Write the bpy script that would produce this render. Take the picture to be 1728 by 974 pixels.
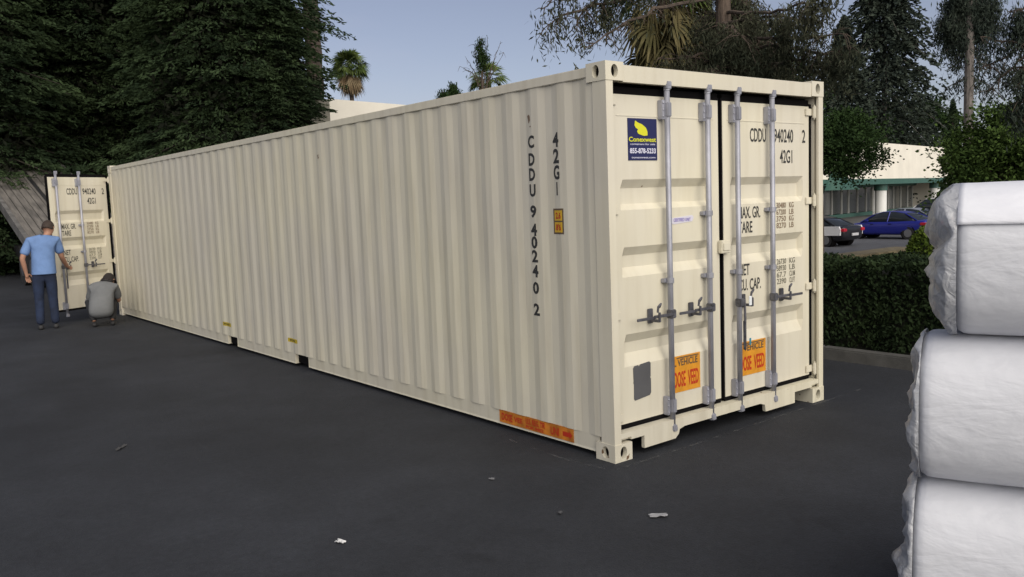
import bpy, bmesh, math, random
import numpy as np
from mathutils import Vector, Matrix
R = math.radians
S = bpy.context.scene
for o in list(bpy.data.objects): bpy.data.objects.remove(o)
C = S.collection

# ------------------------------------------------------------------ camera
CAM = Vector((-3.89782, -3.90862, 1.74156)); FPX = 1449.66
_rt = Vector((0.781629, -0.62262949, -0.03726439)); _up = Vector((0.09254482, 0.05668124, 0.99409391)); _f = Vector((0.61683999, 0.78046125, -0.10192484))
cd = bpy.data.cameras.new('camera'); cam = bpy.data.objects.new('camera', cd); C.objects.link(cam)
cam.matrix_world = Matrix(((_rt.x, _up.x, -_f.x, CAM.x), (_rt.y, _up.y, -_f.y, CAM.y), (_rt.z, _up.z, -_f.z, CAM.z), (0, 0, 0, 1)))
cd.sensor_width = 36; cd.lens = FPX / 1728 * 36; cd.clip_end = 2000; cd.clip_start = 0.05
cd.dof.use_dof = False
S.camera = cam

# ------------------------------------------------------------------ light
SUN_EL, SUN_AZ = 33, 197          # azimuth clockwise from +Y
w = bpy.data.worlds.new('World'); S.world = w; w.use_nodes = True
nt = w.node_tree; nt.nodes.clear()
sky = nt.nodes.new('ShaderNodeTexSky'); sky.sky_type = 'NISHITA'; sky.sun_disc = False
sky.sun_elevation = R(SUN_EL); sky.sun_rotation = R(SUN_AZ); sky.altitude = 0; sky.air_density = 1.0; sky.dust_density = 0.6; sky.ozone_density = 2.0
bg = nt.nodes.new('ShaderNodeBackground'); bg.inputs['Strength'].default_value = 0.050
hs = nt.nodes.new('ShaderNodeHueSaturation'); hs.inputs['Saturation'].default_value = 0.68; hs.inputs['Value'].default_value = 1.0
out = nt.nodes.new('ShaderNodeOutputWorld')
tint = nt.nodes.new('ShaderNodeMix'); tint.data_type = 'RGBA'; tint.blend_type = 'MULTIPLY'; tint.inputs[0].default_value = 1; tint.inputs[7].default_value = (.87, .82, .89, 1)   # multiplies the sky colour by a lilac tint
nt.links.new(sky.outputs[0], hs.inputs['Color']); nt.links.new(hs.outputs[0], tint.inputs[6]); ctc = nt.nodes.new('ShaderNodeTexCoord'); cmp_ = nt.nodes.new('ShaderNodeMapping'); cmp_.inputs['Scale'].default_value = (1, 1, 3.2); cn = nt.nodes.new('ShaderNodeTexNoise'); cn.inputs['Scale'].default_value = 2.2; cn.inputs['Detail'].default_value = 5; cn.inputs['Roughness'].default_value = .55
crm = nt.nodes.new('ShaderNodeValToRGB'); crm.color_ramp.elements[0].position = .42; crm.color_ramp.elements[1].position = .72; crm.color_ramp.elements[0].color = (0, 0, 0, 1); crm.color_ramp.elements[1].color = (.42, .42, .42, 1)
veil = nt.nodes.new('ShaderNodeMix'); veil.data_type = 'RGBA'; veil.inputs[7].default_value = (5.4, 5.5, 6.7, 1)      # thin high cloud
nt.links.new(ctc.outputs['Generated'], cmp_.inputs[0]); nt.links.new(cmp_.outputs[0], cn.inputs['Vector']); nt.links.new(cn.outputs['Fac'], crm.inputs[0]); nt.links.new(crm.outputs[0], veil.inputs[0]); nt.links.new(tint.outputs[2], veil.inputs[6]); nt.links.new(veil.outputs[2], bg.inputs[0]); nt.links.new(bg.outputs[0], out.inputs[0])
sd = bpy.data.lights.new('sun', 'SUN'); sd.energy = 2.25; sd.angle = R(80); sd.color = (1, 0.93, 0.80)
sun = bpy.data.objects.new('sun', sd); C.objects.link(sun)
sdir = Vector((math.sin(R(SUN_AZ)) * math.cos(R(SUN_EL)), math.cos(R(SUN_AZ)) * math.cos(R(SUN_EL)), math.sin(R(SUN_EL))))
sun.rotation_euler = sdir.to_track_quat('Z', 'Y').to_euler(); sun.location = (0, -10, 20)
S.view_settings.view_transform = 'Standard'; S.view_settings.look = 'None'; S.view_settings.gamma = 1
S.view_settings.exposure = 0.9; S.view_settings.use_curve_mapping = False

# ------------------------------------------------------------------ helpers
def ray(px, py):
    return (_f + _rt * ((px - 864) / FPX) - _up * ((py - 487) / FPX))
def at(px, py, D):
    d = ray(px, py); return CAM + d * (D / math.hypot(d.x, d.y))

def mat(name, col, rough=0.7, metal=0.0, var=0.0, vscale=3.0, bump=0.0, bscale=60.0, col2=None, stretch=None, spec=0.5):
    m = bpy.data.materials.new(name); m.use_nodes = True; n = m.node_tree; L = n.links
    b = n.nodes['Principled BSDF']; b.inputs['Roughness'].default_value = rough; b.inputs['Metallic'].default_value = metal
    b.inputs['Specular IOR Level'].default_value = spec
    b.inputs['Base Color'].default_value = (*col, 1)
    tc = n.nodes.new('ShaderNodeTexCoord'); src = tc.outputs['Object']
    if stretch:
        mp = n.nodes.new('ShaderNodeMapping'); mp.inputs['Scale'].default_value = stretch; L.new(src, mp.inputs[0]); src = mp.outputs[0]
    if var or col2:
        t = n.nodes.new('ShaderNodeTexNoise'); t.inputs['Scale'].default_value = vscale; t.inputs['Detail'].default_value = 6; t.inputs['Roughness'].default_value = 0.6
        L.new(src, t.inputs['Vector'])
        r = n.nodes.new('ShaderNodeValToRGB'); r.color_ramp.elements[0].position = 0.36; r.color_ramp.elements[1].position = 0.64
        c2 = col2 or tuple(min(1, c * (1 + var)) for c in col); c1 = col if col2 else tuple(c * (1 - var) for c in col)
        r.color_ramp.elements[0].color = (*c1, 1); r.color_ramp.elements[1].color = (*c2, 1)
        L.new(t.outputs['Fac'], r.inputs[0]); L.new(r.outputs[0], b.inputs['Base Color'])
    if bump:
        t2 = n.nodes.new('ShaderNodeTexNoise'); t2.inputs['Scale'].default_value = bscale; t2.inputs['Detail'].default_value = 4
        L.new(src, t2.inputs['Vector']); bp = n.nodes.new('ShaderNodeBump'); bp.inputs['Strength'].default_value = bump; bp.inputs['Distance'].default_value = 0.02
        L.new(t2.outputs['Fac'], bp.inputs['Height']); L.new(bp.outputs[0], b.inputs['Normal'])
    return m

def container_paint(name, streak=0.0, rust=.80):
    """cream paint with faint rain streaks, grime blotches and tiny chips"""
    m = bpy.data.materials.new(name); m.use_nodes = True; n = m.node_tree; L = n.links
    b = n.nodes['Principled BSDF']; b.inputs['Roughness'].default_value = 0.5; b.inputs['Specular IOR Level'].default_value = 0.35
    tc = n.nodes.new('ShaderNodeTexCoord')
    mp = n.nodes.new('ShaderNodeMapping'); mp.inputs['Scale'].default_value = (9, 9, 0.9); L.new(tc.outputs['Object'], mp.inputs[0])
    t = n.nodes.new('ShaderNodeTexNoise'); t.inputs['Scale'].default_value = 1.3; t.inputs['Detail'].default_value = 7; L.new(mp.outputs[0], t.inputs['Vector'])
    r = n.nodes.new('ShaderNodeValToRGB'); r.color_ramp.elements[0].position = 0.30; r.color_ramp.elements[1].position = 0.56
    base = (0.64, 0.60, 0.485)
    r.color_ramp.elements[0].color = (base[0] * (.93 - streak), base[1] * (.92 - streak), base[2] * (.90 - streak), 1); r.color_ramp.elements[1].color = (*base, 1)
    L.new(t.outputs['Fac'], r.inputs[0])
    t3 = n.nodes.new('ShaderNodeTexNoise'); t3.inputs['Scale'].default_value = 0.7; t3.inputs['Detail'].default_value = 3; L.new(tc.outputs['Object'], t3.inputs['Vector'])
    mx0 = n.nodes.new('ShaderNodeMix'); mx0.data_type = 'RGBA'; mx0.blend_type = 'MULTIPLY'; mx0.inputs['Factor'].default_value = 1
    r3 = n.nodes.new('ShaderNodeValToRGB'); r3.color_ramp.elements[0].position = .35; r3.color_ramp.elements[1].position = .65
    r3.color_ramp.elements[0].color = (.93, .93, .97, 1); r3.color_ramp.elements[1].color = (1.0, 1.0, .97, 1)
    L.new(t3.outputs['Fac'], r3.inputs[0]); L.new(r.outputs[0], mx0.inputs[6]); L.new(r3.outputs[0], mx0.inputs[7])
    t2 = n.nodes.new('ShaderNodeTexNoise'); t2.inputs['Scale'].default_value = 14; t2.inputs['Detail'].default_value = 3; L.new(tc.outputs['Object'], t2.inputs['Vector'])
    r2 = n.nodes.new('ShaderNodeValToRGB'); r2.color_ramp.elements[0].position = rust; r2.color_ramp.elements[1].position = rust + .02
    L.new(t2.outputs['Fac'], r2.inputs[0])
    mx = n.nodes.new('ShaderNodeMix'); mx.data_type = 'RGBA'; mx.inputs[7].default_value = (0.16, 0.10, 0.06, 1)
    L.new(r2.outputs[0], mx.inputs[0]); L.new(mx0.outputs[2], mx.inputs[6]); L.new(mx.outputs[2], b.inputs['Base Color'])
    t4 = n.nodes.new('ShaderNodeTexNoise'); t4.inputs['Scale'].default_value = 2.2; t4.inputs['Detail'].default_value = 2; L.new(tc.outputs['Object'], t4.inputs['Vector'])
    bp = n.nodes.new('ShaderNodeBump'); bp.inputs['Strength'].default_value = 0.25; bp.inputs['Distance'].default_value = 0.02
    L.new(t4.outputs['Fac'], bp.inputs['Height']); L.new(bp.outputs[0], b.inputs['Normal'])
    return m

def mesh_obj(name, bm, m, parent=None, smooth=False, loc=None):
    me = bpy.data.meshes.new(name); bm.to_mesh(me); bm.free()
    if smooth:
        for p in me.polygons: p.use_smooth = True
    o = bpy.data.objects.new(name, me); C.objects.link(o)
    if m: me.materials.append(m)
    if parent: o.parent = parent
    if loc: o.location = loc
    return o
def tag(o, label=None, cat=None, group=None, kind=None):
    if label: o['label'] = label
    if cat: o['category'] = cat
    if group: o['group'] = group
    if kind: o['kind'] = kind
    return o
def thing(name, label, cat, loc=(0, 0, 0), rz=0, group=None):
    o = bpy.data.objects.new(name, None); C.objects.link(o); o.location = loc; o.rotation_euler = (0, 0, rz)
    return tag(o, label, cat, group)
def dup(root, loc, rz, label, group=None, scale=None):
    r = root.copy(); C.objects.link(r); r.location = loc; r.rotation_euler = (0, 0, rz); r['label'] = label
    if scale: r.scale = scale
    if group: r['group'] = group
    for ch in list(root.children):
        c = ch.copy(); C.objects.link(c); c.parent = r
        for g in ch.children:
            d = g.copy(); C.objects.link(d); d.parent = c
    return r
def BM(): return bmesh.new()
def box(bm, x0, x1, y0, y1, z0, z1, M=None, bevel=0):
    g = bmesh.ops.create_cube(bm, size=1); vs = g['verts']
    for v in vs: v.co = Vector(((x0 + x1) / 2 + v.co.x * (x1 - x0), (y0 + y1) / 2 + v.co.y * (y1 - y0), (z0 + z1) / 2 + v.co.z * (z1 - z0)))
    if bevel:
        es = list({e for v in vs for e in v.link_edges}); r = bmesh.ops.bevel(bm, geom=es, offset=bevel, segments=2, affect='EDGES'); vs = list({v for f in r['faces'] for v in f.verts} | {v for v in vs if v.is_valid})
    if M: bmesh.ops.transform(bm, matrix=M, verts=vs)
    return vs
def tube(bm, pts, rad, seg=10, cap=True):
    pts = [Vector(p) for p in pts]
    if not hasattr(rad, '__len__'): rad = [rad] * len(pts)
    rings = []; prev = None
    for i, p in enumerate(pts):
        t = (pts[min(i + 1, len(pts) - 1)] - pts[max(i - 1, 0)]).normalized()
        a = prev if prev is not None else (Vector((0, 0, 1)) if abs(t.z) < .9 else Vector((1, 0, 0)))
        s = (a - t * a.dot(t)); s.normalize(); prev = s; u = t.cross(s)
        rings.append([bm.verts.new(p + (s * math.cos(k / seg * 2 * math.pi) + u * math.sin(k / seg * 2 * math.pi)) * rad[i]) for k in range(seg)])
    for a, b in zip(rings, rings[1:]):
        for k in range(seg): bm.faces.new((a[k], a[(k + 1) % seg], b[(k + 1) % seg], b[k]))
    if cap: bm.faces.new(rings[0][::-1]); bm.faces.new(rings[-1])
def prism(bm, poly, axis, a0, a1):
    """extrude a 2-D polygon along an axis; poly coords are the two remaining axes in order"""
    def mk(p, a):
        return {'x': (a, p[0], p[1]), 'y': (p[0], a, p[1]), 'z': (p[0], p[1], a)}[axis]
    A = [bm.verts.new(mk(p, a0)) for p in poly]; B = [bm.verts.new(mk(p, a1)) for p in poly]
    n = len(poly)
    f1 = bm.faces.new(A); f2 = bm.faces.new(B[::-1])
    fs = [bm.faces.new((A[i], B[i], B[(i + 1) % n], A[(i + 1) % n])) for i in range(n)]
    bmesh.ops.recalc_face_normals(bm, faces=[f1, f2] + fs)
    return A + B
def sphere(bm, c, r, u=16, v=10, sc=(1, 1, 1)):
    g = bmesh.ops.create_uvsphere(bm, u_segments=u, v_segments=v, radius=r)
    for q in g['verts']: q.co = Vector((q.co.x * sc[0] + c[0], q.co.y * sc[1] + c[1], q.co.z * sc[2] + c[2]))
    return g['verts']
_fonts = {}
def text_bm(s, height, xs=0.62, bold=0.0, spacing=1.0):
    cu = bpy.data.curves.new('t', 'FONT'); cu.body = s; cu.size = 1; cu.align_x = 'LEFT'; cu.offset = bold; cu.space_character = spacing; cu.resolution_u = 3
    o = bpy.data.objects.new('t', cu); C.objects.link(o)
    me = bpy.data.meshes.new_from_object(o.evaluated_get(bpy.context.evaluated_depsgraph_get()))
    bm = BM(); bm.from_mesh(me); bpy.data.objects.remove(o); bpy.data.curves.remove(cu); bpy.data.meshes.remove(me)
    k = height / 0.70
    for v in bm.verts: v.co = Vector((v.co.x * k * xs, 0, v.co.y * k))
    return bm
def add_text(dst, s, x, y, z, height, xs=0.62, bold=0.0, center=False, width=None):
    """letters in the XZ plane facing -Y, baseline at z"""
    b = text_bm(s, height, xs, bold)
    x0 = min(v.co.x for v in b.verts); x1 = max(v.co.x for v in b.verts)
    k = width / (x1 - x0) if width else 1
    off = x - (x0 * k if not center else (x0 + x1) / 2 * k)
    for v in b.verts: v.co = Vector((v.co.x * k + off, y, v.co.z + z))
    me = bpy.data.meshes.new('tmp'); b.to_mesh(me); b.free(); dst.from_mesh(me); bpy.data.meshes.remove(me)

# ------------------------------------------------------------------ materials
M = {}
M['paint'] = container_paint('cream_container_paint', 0.0)
M['paint_side'] = container_paint('cream_container_paint_streaked', 0.05)
M['paint_worn'] = container_paint('cream_paint_with_rust_chips', 0.12, .66)
M['black'] = mat('black_rubber_and_shade', (0.005, 0.0045, 0.005), 0.95, spec=.1)  # rubber, and the black that stands for shade in holes and gaps
M['steel'] = mat('galvanised_steel', (0.32, 0.325, 0.37), 0.45, 0.35, var=0.18, vscale=9, stretch=(1, 1, .5))
M['steel_dark'] = mat('weathered_steel', (0.11, 0.11, 0.125), 0.5, 0.4, var=0.3, vscale=20)
M['ink'] = mat('black_lettering', (0.03, 0.03, 0.028), 0.6)
M['ink_brown'] = mat('faded_brown_lettering', (0.19, 0.13, 0.085), 0.6)
M['ink_grey'] = mat('faded_grey_lettering', (0.16, 0.15, 0.115), 0.6)
M['orange'] = mat('orange_sticker', (0.62, 0.265, 0.02), 0.5, var=.12, vscale=12)
M['yellow'] = mat('amber_sticker', (0.60, 0.36, 0.02), 0.45)
M['orange_dark'] = mat('faded_red_orange_strip', (0.50, 0.165, 0.015), 0.6, var=.3, vscale=9)
M['red'] = mat('red_ink', (0.45, 0.03, 0.01), 0.5)
M['hazard'] = mat('yellow_caution_strip', (.52, .38, .02), .5, var=.2, vscale=30)
M['navy'] = mat('navy_sticker', (0.012, 0.015, 0.075), 0.4)
M['lime'] = mat('yellow_print', (0.60, 0.60, 0.02), 0.5)
M['white_ink'] = mat('white_print', (0.6, 0.6, 0.72), 0.5)
M['grey_patch'] = mat('grey_patch_paint', (0.085, 0.085, 0.09), 0.6, var=.1)
M['white_sticker'] = mat('white_sticker', (0.6, 0.58, 0.65), 0.5)
M['purple_ink'] = mat('purple_print', (0.25, 0.2, 0.5), 0.5)
M['inside'] = mat('dark_plywood', (0.10, 0.07, 0.045), 0.8, var=.2)

# ------------------------------------------------------------------ ground
def asphalt(name, col, patch=0.25):
    m = bpy.data.materials.new(name); m.use_nodes = True; n = m.node_tree; L = n.links
    b = n.nodes['Principled BSDF']; b.inputs['Roughness'].default_value = 0.82; b.inputs['Specular IOR Level'].default_value = 0.35
    tc = n.nodes.new('ShaderNodeTexCoord'); P = tc.outputs['Object']
    def noise(s, d, ro=.6, dist=0):
        t = n.nodes.new('ShaderNodeTexNoise'); t.inputs['Scale'].default_value = s; t.inputs['Detail'].default_value = d; t.inputs['Roughness'].default_value = ro; t.inputs['Distortion'].default_value = dist
        L.new(P, t.inputs['Vector']); return t.outputs['Fac']
    def ramp(f, p0, p1, c0, c1):
        r = n.nodes.new('ShaderNodeValToRGB'); r.color_ramp.elements[0].position = p0; r.color_ramp.elements[1].position = p1
        r.color_ramp.elements[0].color = (c0, c0, c0, 1); r.color_ramp.elements[1].color = (c1, c1, c1, 1); L.new(f, r.inputs[0]); return r.outputs[0]
    def mul(a, c):
        x = n.nodes.new('ShaderNodeMix'); x.data_type = 'RGBA'; x.blend_type = 'MULTIPLY'; x.inputs[0].default_value = 1
        if isinstance(a, tuple): x.inputs[6].default_value = a
        else: L.new(a, x.inputs[6])
        L.new(c, x.inputs[7]); return x.outputs[2]
    c = mul((*col, 1), ramp(noise(0.35, 4, .55, .6), .35, .65, 1 - patch, 1 + patch))
    c = mul(c, ramp(noise(2.1, 6, .65), .38, .68, .86, 1.12))
    c = mul(c, ramp(noise(150, 2), .3, .75, .65, 1.5))
    c = mul(c, ramp(noise(24, 4, .7), .36, .66, .86, 1.16))
    c = mul(c, ramp(noise(0.9, 3, .5, 1.5), .26, .36, .62, 1.0))
    L.new(c, b.inputs['Base Color'])
    v = n.nodes.new('ShaderNodeTexVoronoi'); v.inputs['Scale'].default_value = 110; L.new(P, v.inputs['Vector'])
    bp = n.nodes.new('ShaderNodeBump'); bp.inputs['Strength'].default_value = .5; bp.inputs['Distance'].default_value = .006
    L.new(v.outputs['Distance'], bp.inputs['Height']); L.new(bp.outputs[0], b.inputs['Normal'])
    return m
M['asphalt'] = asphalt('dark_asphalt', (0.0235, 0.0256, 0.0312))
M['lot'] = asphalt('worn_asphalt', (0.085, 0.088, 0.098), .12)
M['soil'] = mat('planting_soil', (0.05, 0.04, 0.028), 0.95, var=.4, vscale=6, bump=.6, bscale=20)
M['concrete'] = mat('concrete_kerb', (0.085, 0.083, 0.078), 0.9, var=.2, vscale=5, bump=.3, bscale=80)

def sheet(name, xs, ys, zf, m):
    bm = BM(); g = [[bm.verts.new((x, y, zf(x, y))) for y in ys] for x in xs]
    for i in range(len(xs) - 1):
        for j in range(len(ys) - 1): bm.faces.new((g[i][j], g[i + 1][j], g[i + 1][j + 1], g[i][j + 1]))
    return mesh_obj(name, bm, m)
def terrain(x, y):
    if x < 5.7: return 0.0
    if x > 9: return -1.0
    return -(x - 5.7) / 3.3
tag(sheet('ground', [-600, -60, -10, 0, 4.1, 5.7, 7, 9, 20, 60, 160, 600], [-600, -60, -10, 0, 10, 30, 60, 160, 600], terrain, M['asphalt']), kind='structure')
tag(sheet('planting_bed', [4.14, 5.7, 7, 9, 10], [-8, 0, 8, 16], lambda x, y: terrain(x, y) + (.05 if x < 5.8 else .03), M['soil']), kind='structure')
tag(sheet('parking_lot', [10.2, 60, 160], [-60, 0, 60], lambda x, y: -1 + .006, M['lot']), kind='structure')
bm = BM()
for i in range(8):
    y0 = -8 + i * 3
    box(bm, 3.99, 4.14, y0 + .004, y0 + 2.996, -.05, .12, bevel=.012)
tag(mesh_obj('kerb', bm, M['concrete']), kind='structure')
bm = BM(); box(bm, 10.0, 10.2, -8, 24, -1.2, -.87)
tag(mesh_obj('lot_kerb', bm, M['concrete']), kind='structure')

# faint painted lines on the asphalt around the container
m_line = bpy.data.materials.new('worn_white_line'); m_line.use_nodes = True; n = m_line.node_tree
b = n.nodes['Principled BSDF']; b.inputs['Base Color'].default_value = (.2, .2, .2, 1); b.inputs['Roughness'].default_value = .8
tc = n.nodes.new('ShaderNodeTexCoord'); t = n.nodes.new('ShaderNodeTexNoise'); t.inputs['Scale'].default_value = 9; t.inputs['Detail'].default_value = 8; t.inputs['Roughness'].default_value = .75
r = n.nodes.new('ShaderNodeValToRGB'); r.color_ramp.elements[0].position = .48; r.color_ramp.elements[1].position = .66; r.color_ramp.elements[1].color = (.38, .38, .38, 1)
n.links.new(tc.outputs['Object'], t.inputs['Vector']); n.links.new(t.outputs['Fac'], r.inputs[0]); n.links.new(r.outputs[0], b.inputs['Alpha'])
def ribbon(bm, pts, wd, z):
    pts = [Vector((p[0], p[1], z)) for p in pts]; L_ = []
    for i, p in enumerate(pts):
        t = (pts[min(i + 1, len(pts) - 1)] - pts[max(i - 1, 0)]).normalized(); s = Vector((-t.y, t.x, 0)) * wd / 2
        L_.append((bm.verts.new(p + s), bm.verts.new(p - s)))
    for a, c in zip(L_, L_[1:]): bm.faces.new((a[0], a[1], c[1], c[0]))
bm = BM(); ribbon(bm, [(-.12, -.10), (.8, -.085), (1.8, -.06), (3.0, -.03)], .022, .004)
ribbon(bm, [(-.13, -.06), (-.17, .3), (-.16, .7), (-.14, .95)], .02, .004)
tag(mesh_obj('painted_line', bm, m_line), kind='structure')

# ------------------------------------------------------------------ shipping container
L, W, H = 12.192, 2.438, 2.591
cont = thing('shipping_container', 'long cream forty foot steel shipping container with four lock rods on its closed near doors', 'shipping container')
PITCH, PH = 0.278, 0.300
def corr(y):
    """depth of the side corrugation at y (0 = outer face)"""
    d = abs((y - PH + PITCH / 2) % PITCH - PITCH / 2)      # distance from recess centre
    if y < .17 or y > L - .17: return 0
    if d < .035: return .0105
    if d < .103: return .0105 * (1 - (d - .035) / .068)
    return 0
brk = [.12, .17]
k = 0
while PH + k * PITCH + .103 < L - .17:
    c_ = PH + k * PITCH
    brk += [c_ - .103, c_ - .035, c_ + .035, c_ + .103]; k += 1
brk = sorted(set(round(x, 5) for x in brk if x >= .17)); brk = [.12] + brk + [L - .12]
def side_panel(x, sgn, name):
    bm = BM(); z0, z1 = .15, 2.515; zs = [z0, z1]
    cols = [[bm.verts.new((x + sgn * (.012 + corr(y)), y, z)) for z in zs] for y in brk]
    for a, b_ in zip(cols, cols[1:]): bm.faces.new((a[0], b_[0], b_[1], a[1]) if sgn < 0 else (a[0], a[1], b_[1], b_[0]))
    cols2 = [[bm.verts.new((x + sgn * (.018 + corr(y)), y, z)) for z in zs] for y in brk]
    for a, b_ in zip(cols2, cols2[1:]): bm.faces.new((a[0], a[1], b_[1], b_[0]) if sgn < 0 else (a[0], b_[0], b_[1], a[1]))
    return mesh_obj(name, bm, M['paint_side'], cont)
side_panel(0, 1, 'side_panel'); side_panel(W, -1, 'side_panel')
# roof, floor
bm = BM(); box(bm, .06, W - .06, .1, L - .1, 2.535, 2.545)
for i in range(52): box(bm, .12, W - .12, .25 + i * .228, .25 + i * .228 + .12, 2.5453, 2.556)
mesh_obj('roof', bm, M['paint'], cont)
bm = BM(); box(bm, .055, W - .055, .12, L - .12, .15, .175); mesh_obj('floor', bm, M['inside'], cont)
bm = BM()
for i in range(36):
    y = .3 + i * .33
    if any(abs(y - c_) < .25 for c_ in (4.795, 6.84)): continue
    box(bm, .07, W - .07, y, y + .05, .05, .148)
mesh_obj('cross_members', bm, M['steel_dark'], cont)
# rails
for x0, x1 in ((0.004, .064), (W - .064, W - .004)):
    bm = BM(); box(bm, x0, x1, .165, L - .165, 2.508, 2.572, bevel=.004); mesh_obj('top_rail', bm, M['paint_side'], cont)
PK = [(4.63, 4.96), (6.68, 7.0)]
for s in (0, 1):
    bm = BM(); ys = [.165, PK[0][0], PK[0][1], PK[1][0], PK[1][1], L - .165]
    poly = [(.022, .158), (.026, .05), (.022, .036), (.06, .036), (.06, .044), (.032, .052), (.030, .158)]
    for a, c in ((0, 1), (2, 3), (4, 5)):
        prism(bm, [(x if s == 0 else W - x, z) for x, z in poly], 'y', ys[a], ys[c])
    for a, c in PK:       # pocket box: top, sides and inner depth
        xa, xb = (.023, .6) if s == 0 else (W - .6, W - .023)
        box(bm, xa, xb, a - .006, a - .001, .036, .147); box(bm, xa, xb, c + .001, c + .006, .036, .147)
        box(bm, .023 if s == 0 else W - .062, .062 if s == 0 else W - .023, a - .006, c + .006, .1475, .1575)
    mesh_obj('bottom_rail', bm, M['paint_side'], cont)
for a, c in PK:
    bm = BM(); box(bm, .06, W - .06, a, c, .045, .143); mesh_obj('forklift_pocket_shade', bm, M['black'], cont)  # solid black block stands for the shaded inside of the pocket
# corner posts
for (sx, sy) in ((0, 0), (1, 0), (0, 1), (1, 1)):
    poly = [(0, 0), (.062, 0), (.062, .02), (.02, .024), (.02, .05), (.05, .055), (.05, .13), (.006, .13), (.002, .125)]
    poly = [((x if sx == 0 else W - x), (y if sy == 0 else L - y)) for x, y in poly]
    bm = BM(); prism(bm, poly, 'z', .118, 2.473); mesh_obj('corner_post', bm, M['paint'], cont)
# corner castings with recessed oval holes (each one mesh: ring face + hole wall + back coloured black as the shade inside)
def casting(cx, cy, z0, z1, ox, oy):
    """block with real holes in its outer side (x) and end (y) faces"""
    bm = BM(); t = .0015
    wx, wy = .162, .178
    x_in, y_in = cx + ox * wx, cy + oy * wy          # inner corner
    def face_with_hole(org, u, v, nrm, wu, wv, hw, hh, rot=0):
        N = 24; cu, cv = wu * .5, wv * .5
        outer, inner = [], []
        for i in range(N):
            a = 2 * math.pi * i / N + math.pi / 4
            c, s_ = math.cos(a), math.sin(a)
            mx = max(abs(c), abs(s_)); outer.append((cu + c / mx * wu / 2, cv + s_ / mx * wv / 2))
            inner.append((cu + c * hw / 2, cv + (s_ * hh / 2)))
        P = lambda p, d=0: bm.verts.new(org + u * p[0] + v * p[1] - nrm * d)
        O = [P(p) for p in outer]; I = [P(p) for p in inner]; D_ = [P(p, .035) for p in inner]
        for i in range(N):
            j = (i + 1) % N
            bm.faces.new((O[i], O[j], I[j], I[i])); bm.faces.new((I[i], I[j], D_[j], D_[i]))
        f = bm.faces.new(D_); f.material_index = 1
    Z = Vector((0, 0, 1))
    face_with_hole(Vector((cx, cy, z0)), Vector((ox, 0, 0)), Z, Vector((0, -oy, 0)), wx, z1 - z0, .062, .082)
    face_with_hole(Vector((cx, cy, z0)), Vector((0, oy, 0)), Z, Vector((-ox, 0, 0)), wy, z1 - z0, .062, .082)
    a = [(cx, cy), (x_in, cy), (x_in, y_in), (cx, y_in)]
    lo = [bm.verts.new((p[0], p[1], z0)) for p in a]; hi = [bm.verts.new((p[0], p[1], z1)) for p in a]
    bm.faces.new(lo); bm.faces.new(hi)
    for i, j in ((1, 2), (2, 3)): bm.faces.new((lo[i], lo[j], hi[j], hi[i]))
    bmesh.ops.remove_doubles(bm, verts=bm.verts, dist=1e-5); bmesh.ops.recalc_face_normals(bm, faces=bm.faces)
    o = mesh_obj('corner_casting', bm, M['paint_worn'] if z0 < 1 else M['paint'], cont); o.data.materials.append(M['black']); return o
e = .004
for sx in (0, 1):
    for sy in (0, 1):
        cx = -e if sx == 0 else W + e; cy = -e if sy == 0 else L + e; ox = 1 - 2 * sx; oy = 1 - 2 * sy
        casting(cx, cy, 0, .118, ox, oy); casting(cx, cy, 2.473, 2.591, ox, oy)
# header and sill at both ends
for sy in (0, 1):
    f = (lambda y: y) if sy == 0 else (lambda y: L - y)
    bm = BM(); prism(bm, [(f(.006), 2.468), (f(0), 2.572), (f(.02), 2.578), (f(.16), 2.578), (f(.16), 2.530), (f(.05), 2.468)], 'x', .1585, W - .1585)
    mesh_obj('door_header', bm, M['paint'], cont)
    bm = BM()
    sill = [(.160, .150), (.160, .132), (.180, .132), (.285, .132), (.285, .045), (.60, .048), (.635, .075), (.645, .105), (.70, .118), (1.58, .118), (1.64, .10), (1.65, .045),
            (W - .40, .045), (W - .40, .132), (W - .285, .132), (W - .18, .132), (W - .16, .132), (W - .160, .150), (W - .064, .150), (W - .064, .184), (.064, .184), (.064, .150)]
    # recessed upper part of sill plus lower apron pieces
    prism(bm, [(x, z) for x, z in sill], 'y', f(.003), f(.030))
    box(bm, .064, W - .064, min(f(.0305), f(.12)), max(f(.0305), f(.12)), .13, .184)
    mesh_obj('door_sill', bm, container_paint('cream_sill_paint', .06, .72) if sy == 0 else M['paint'], cont)

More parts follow.
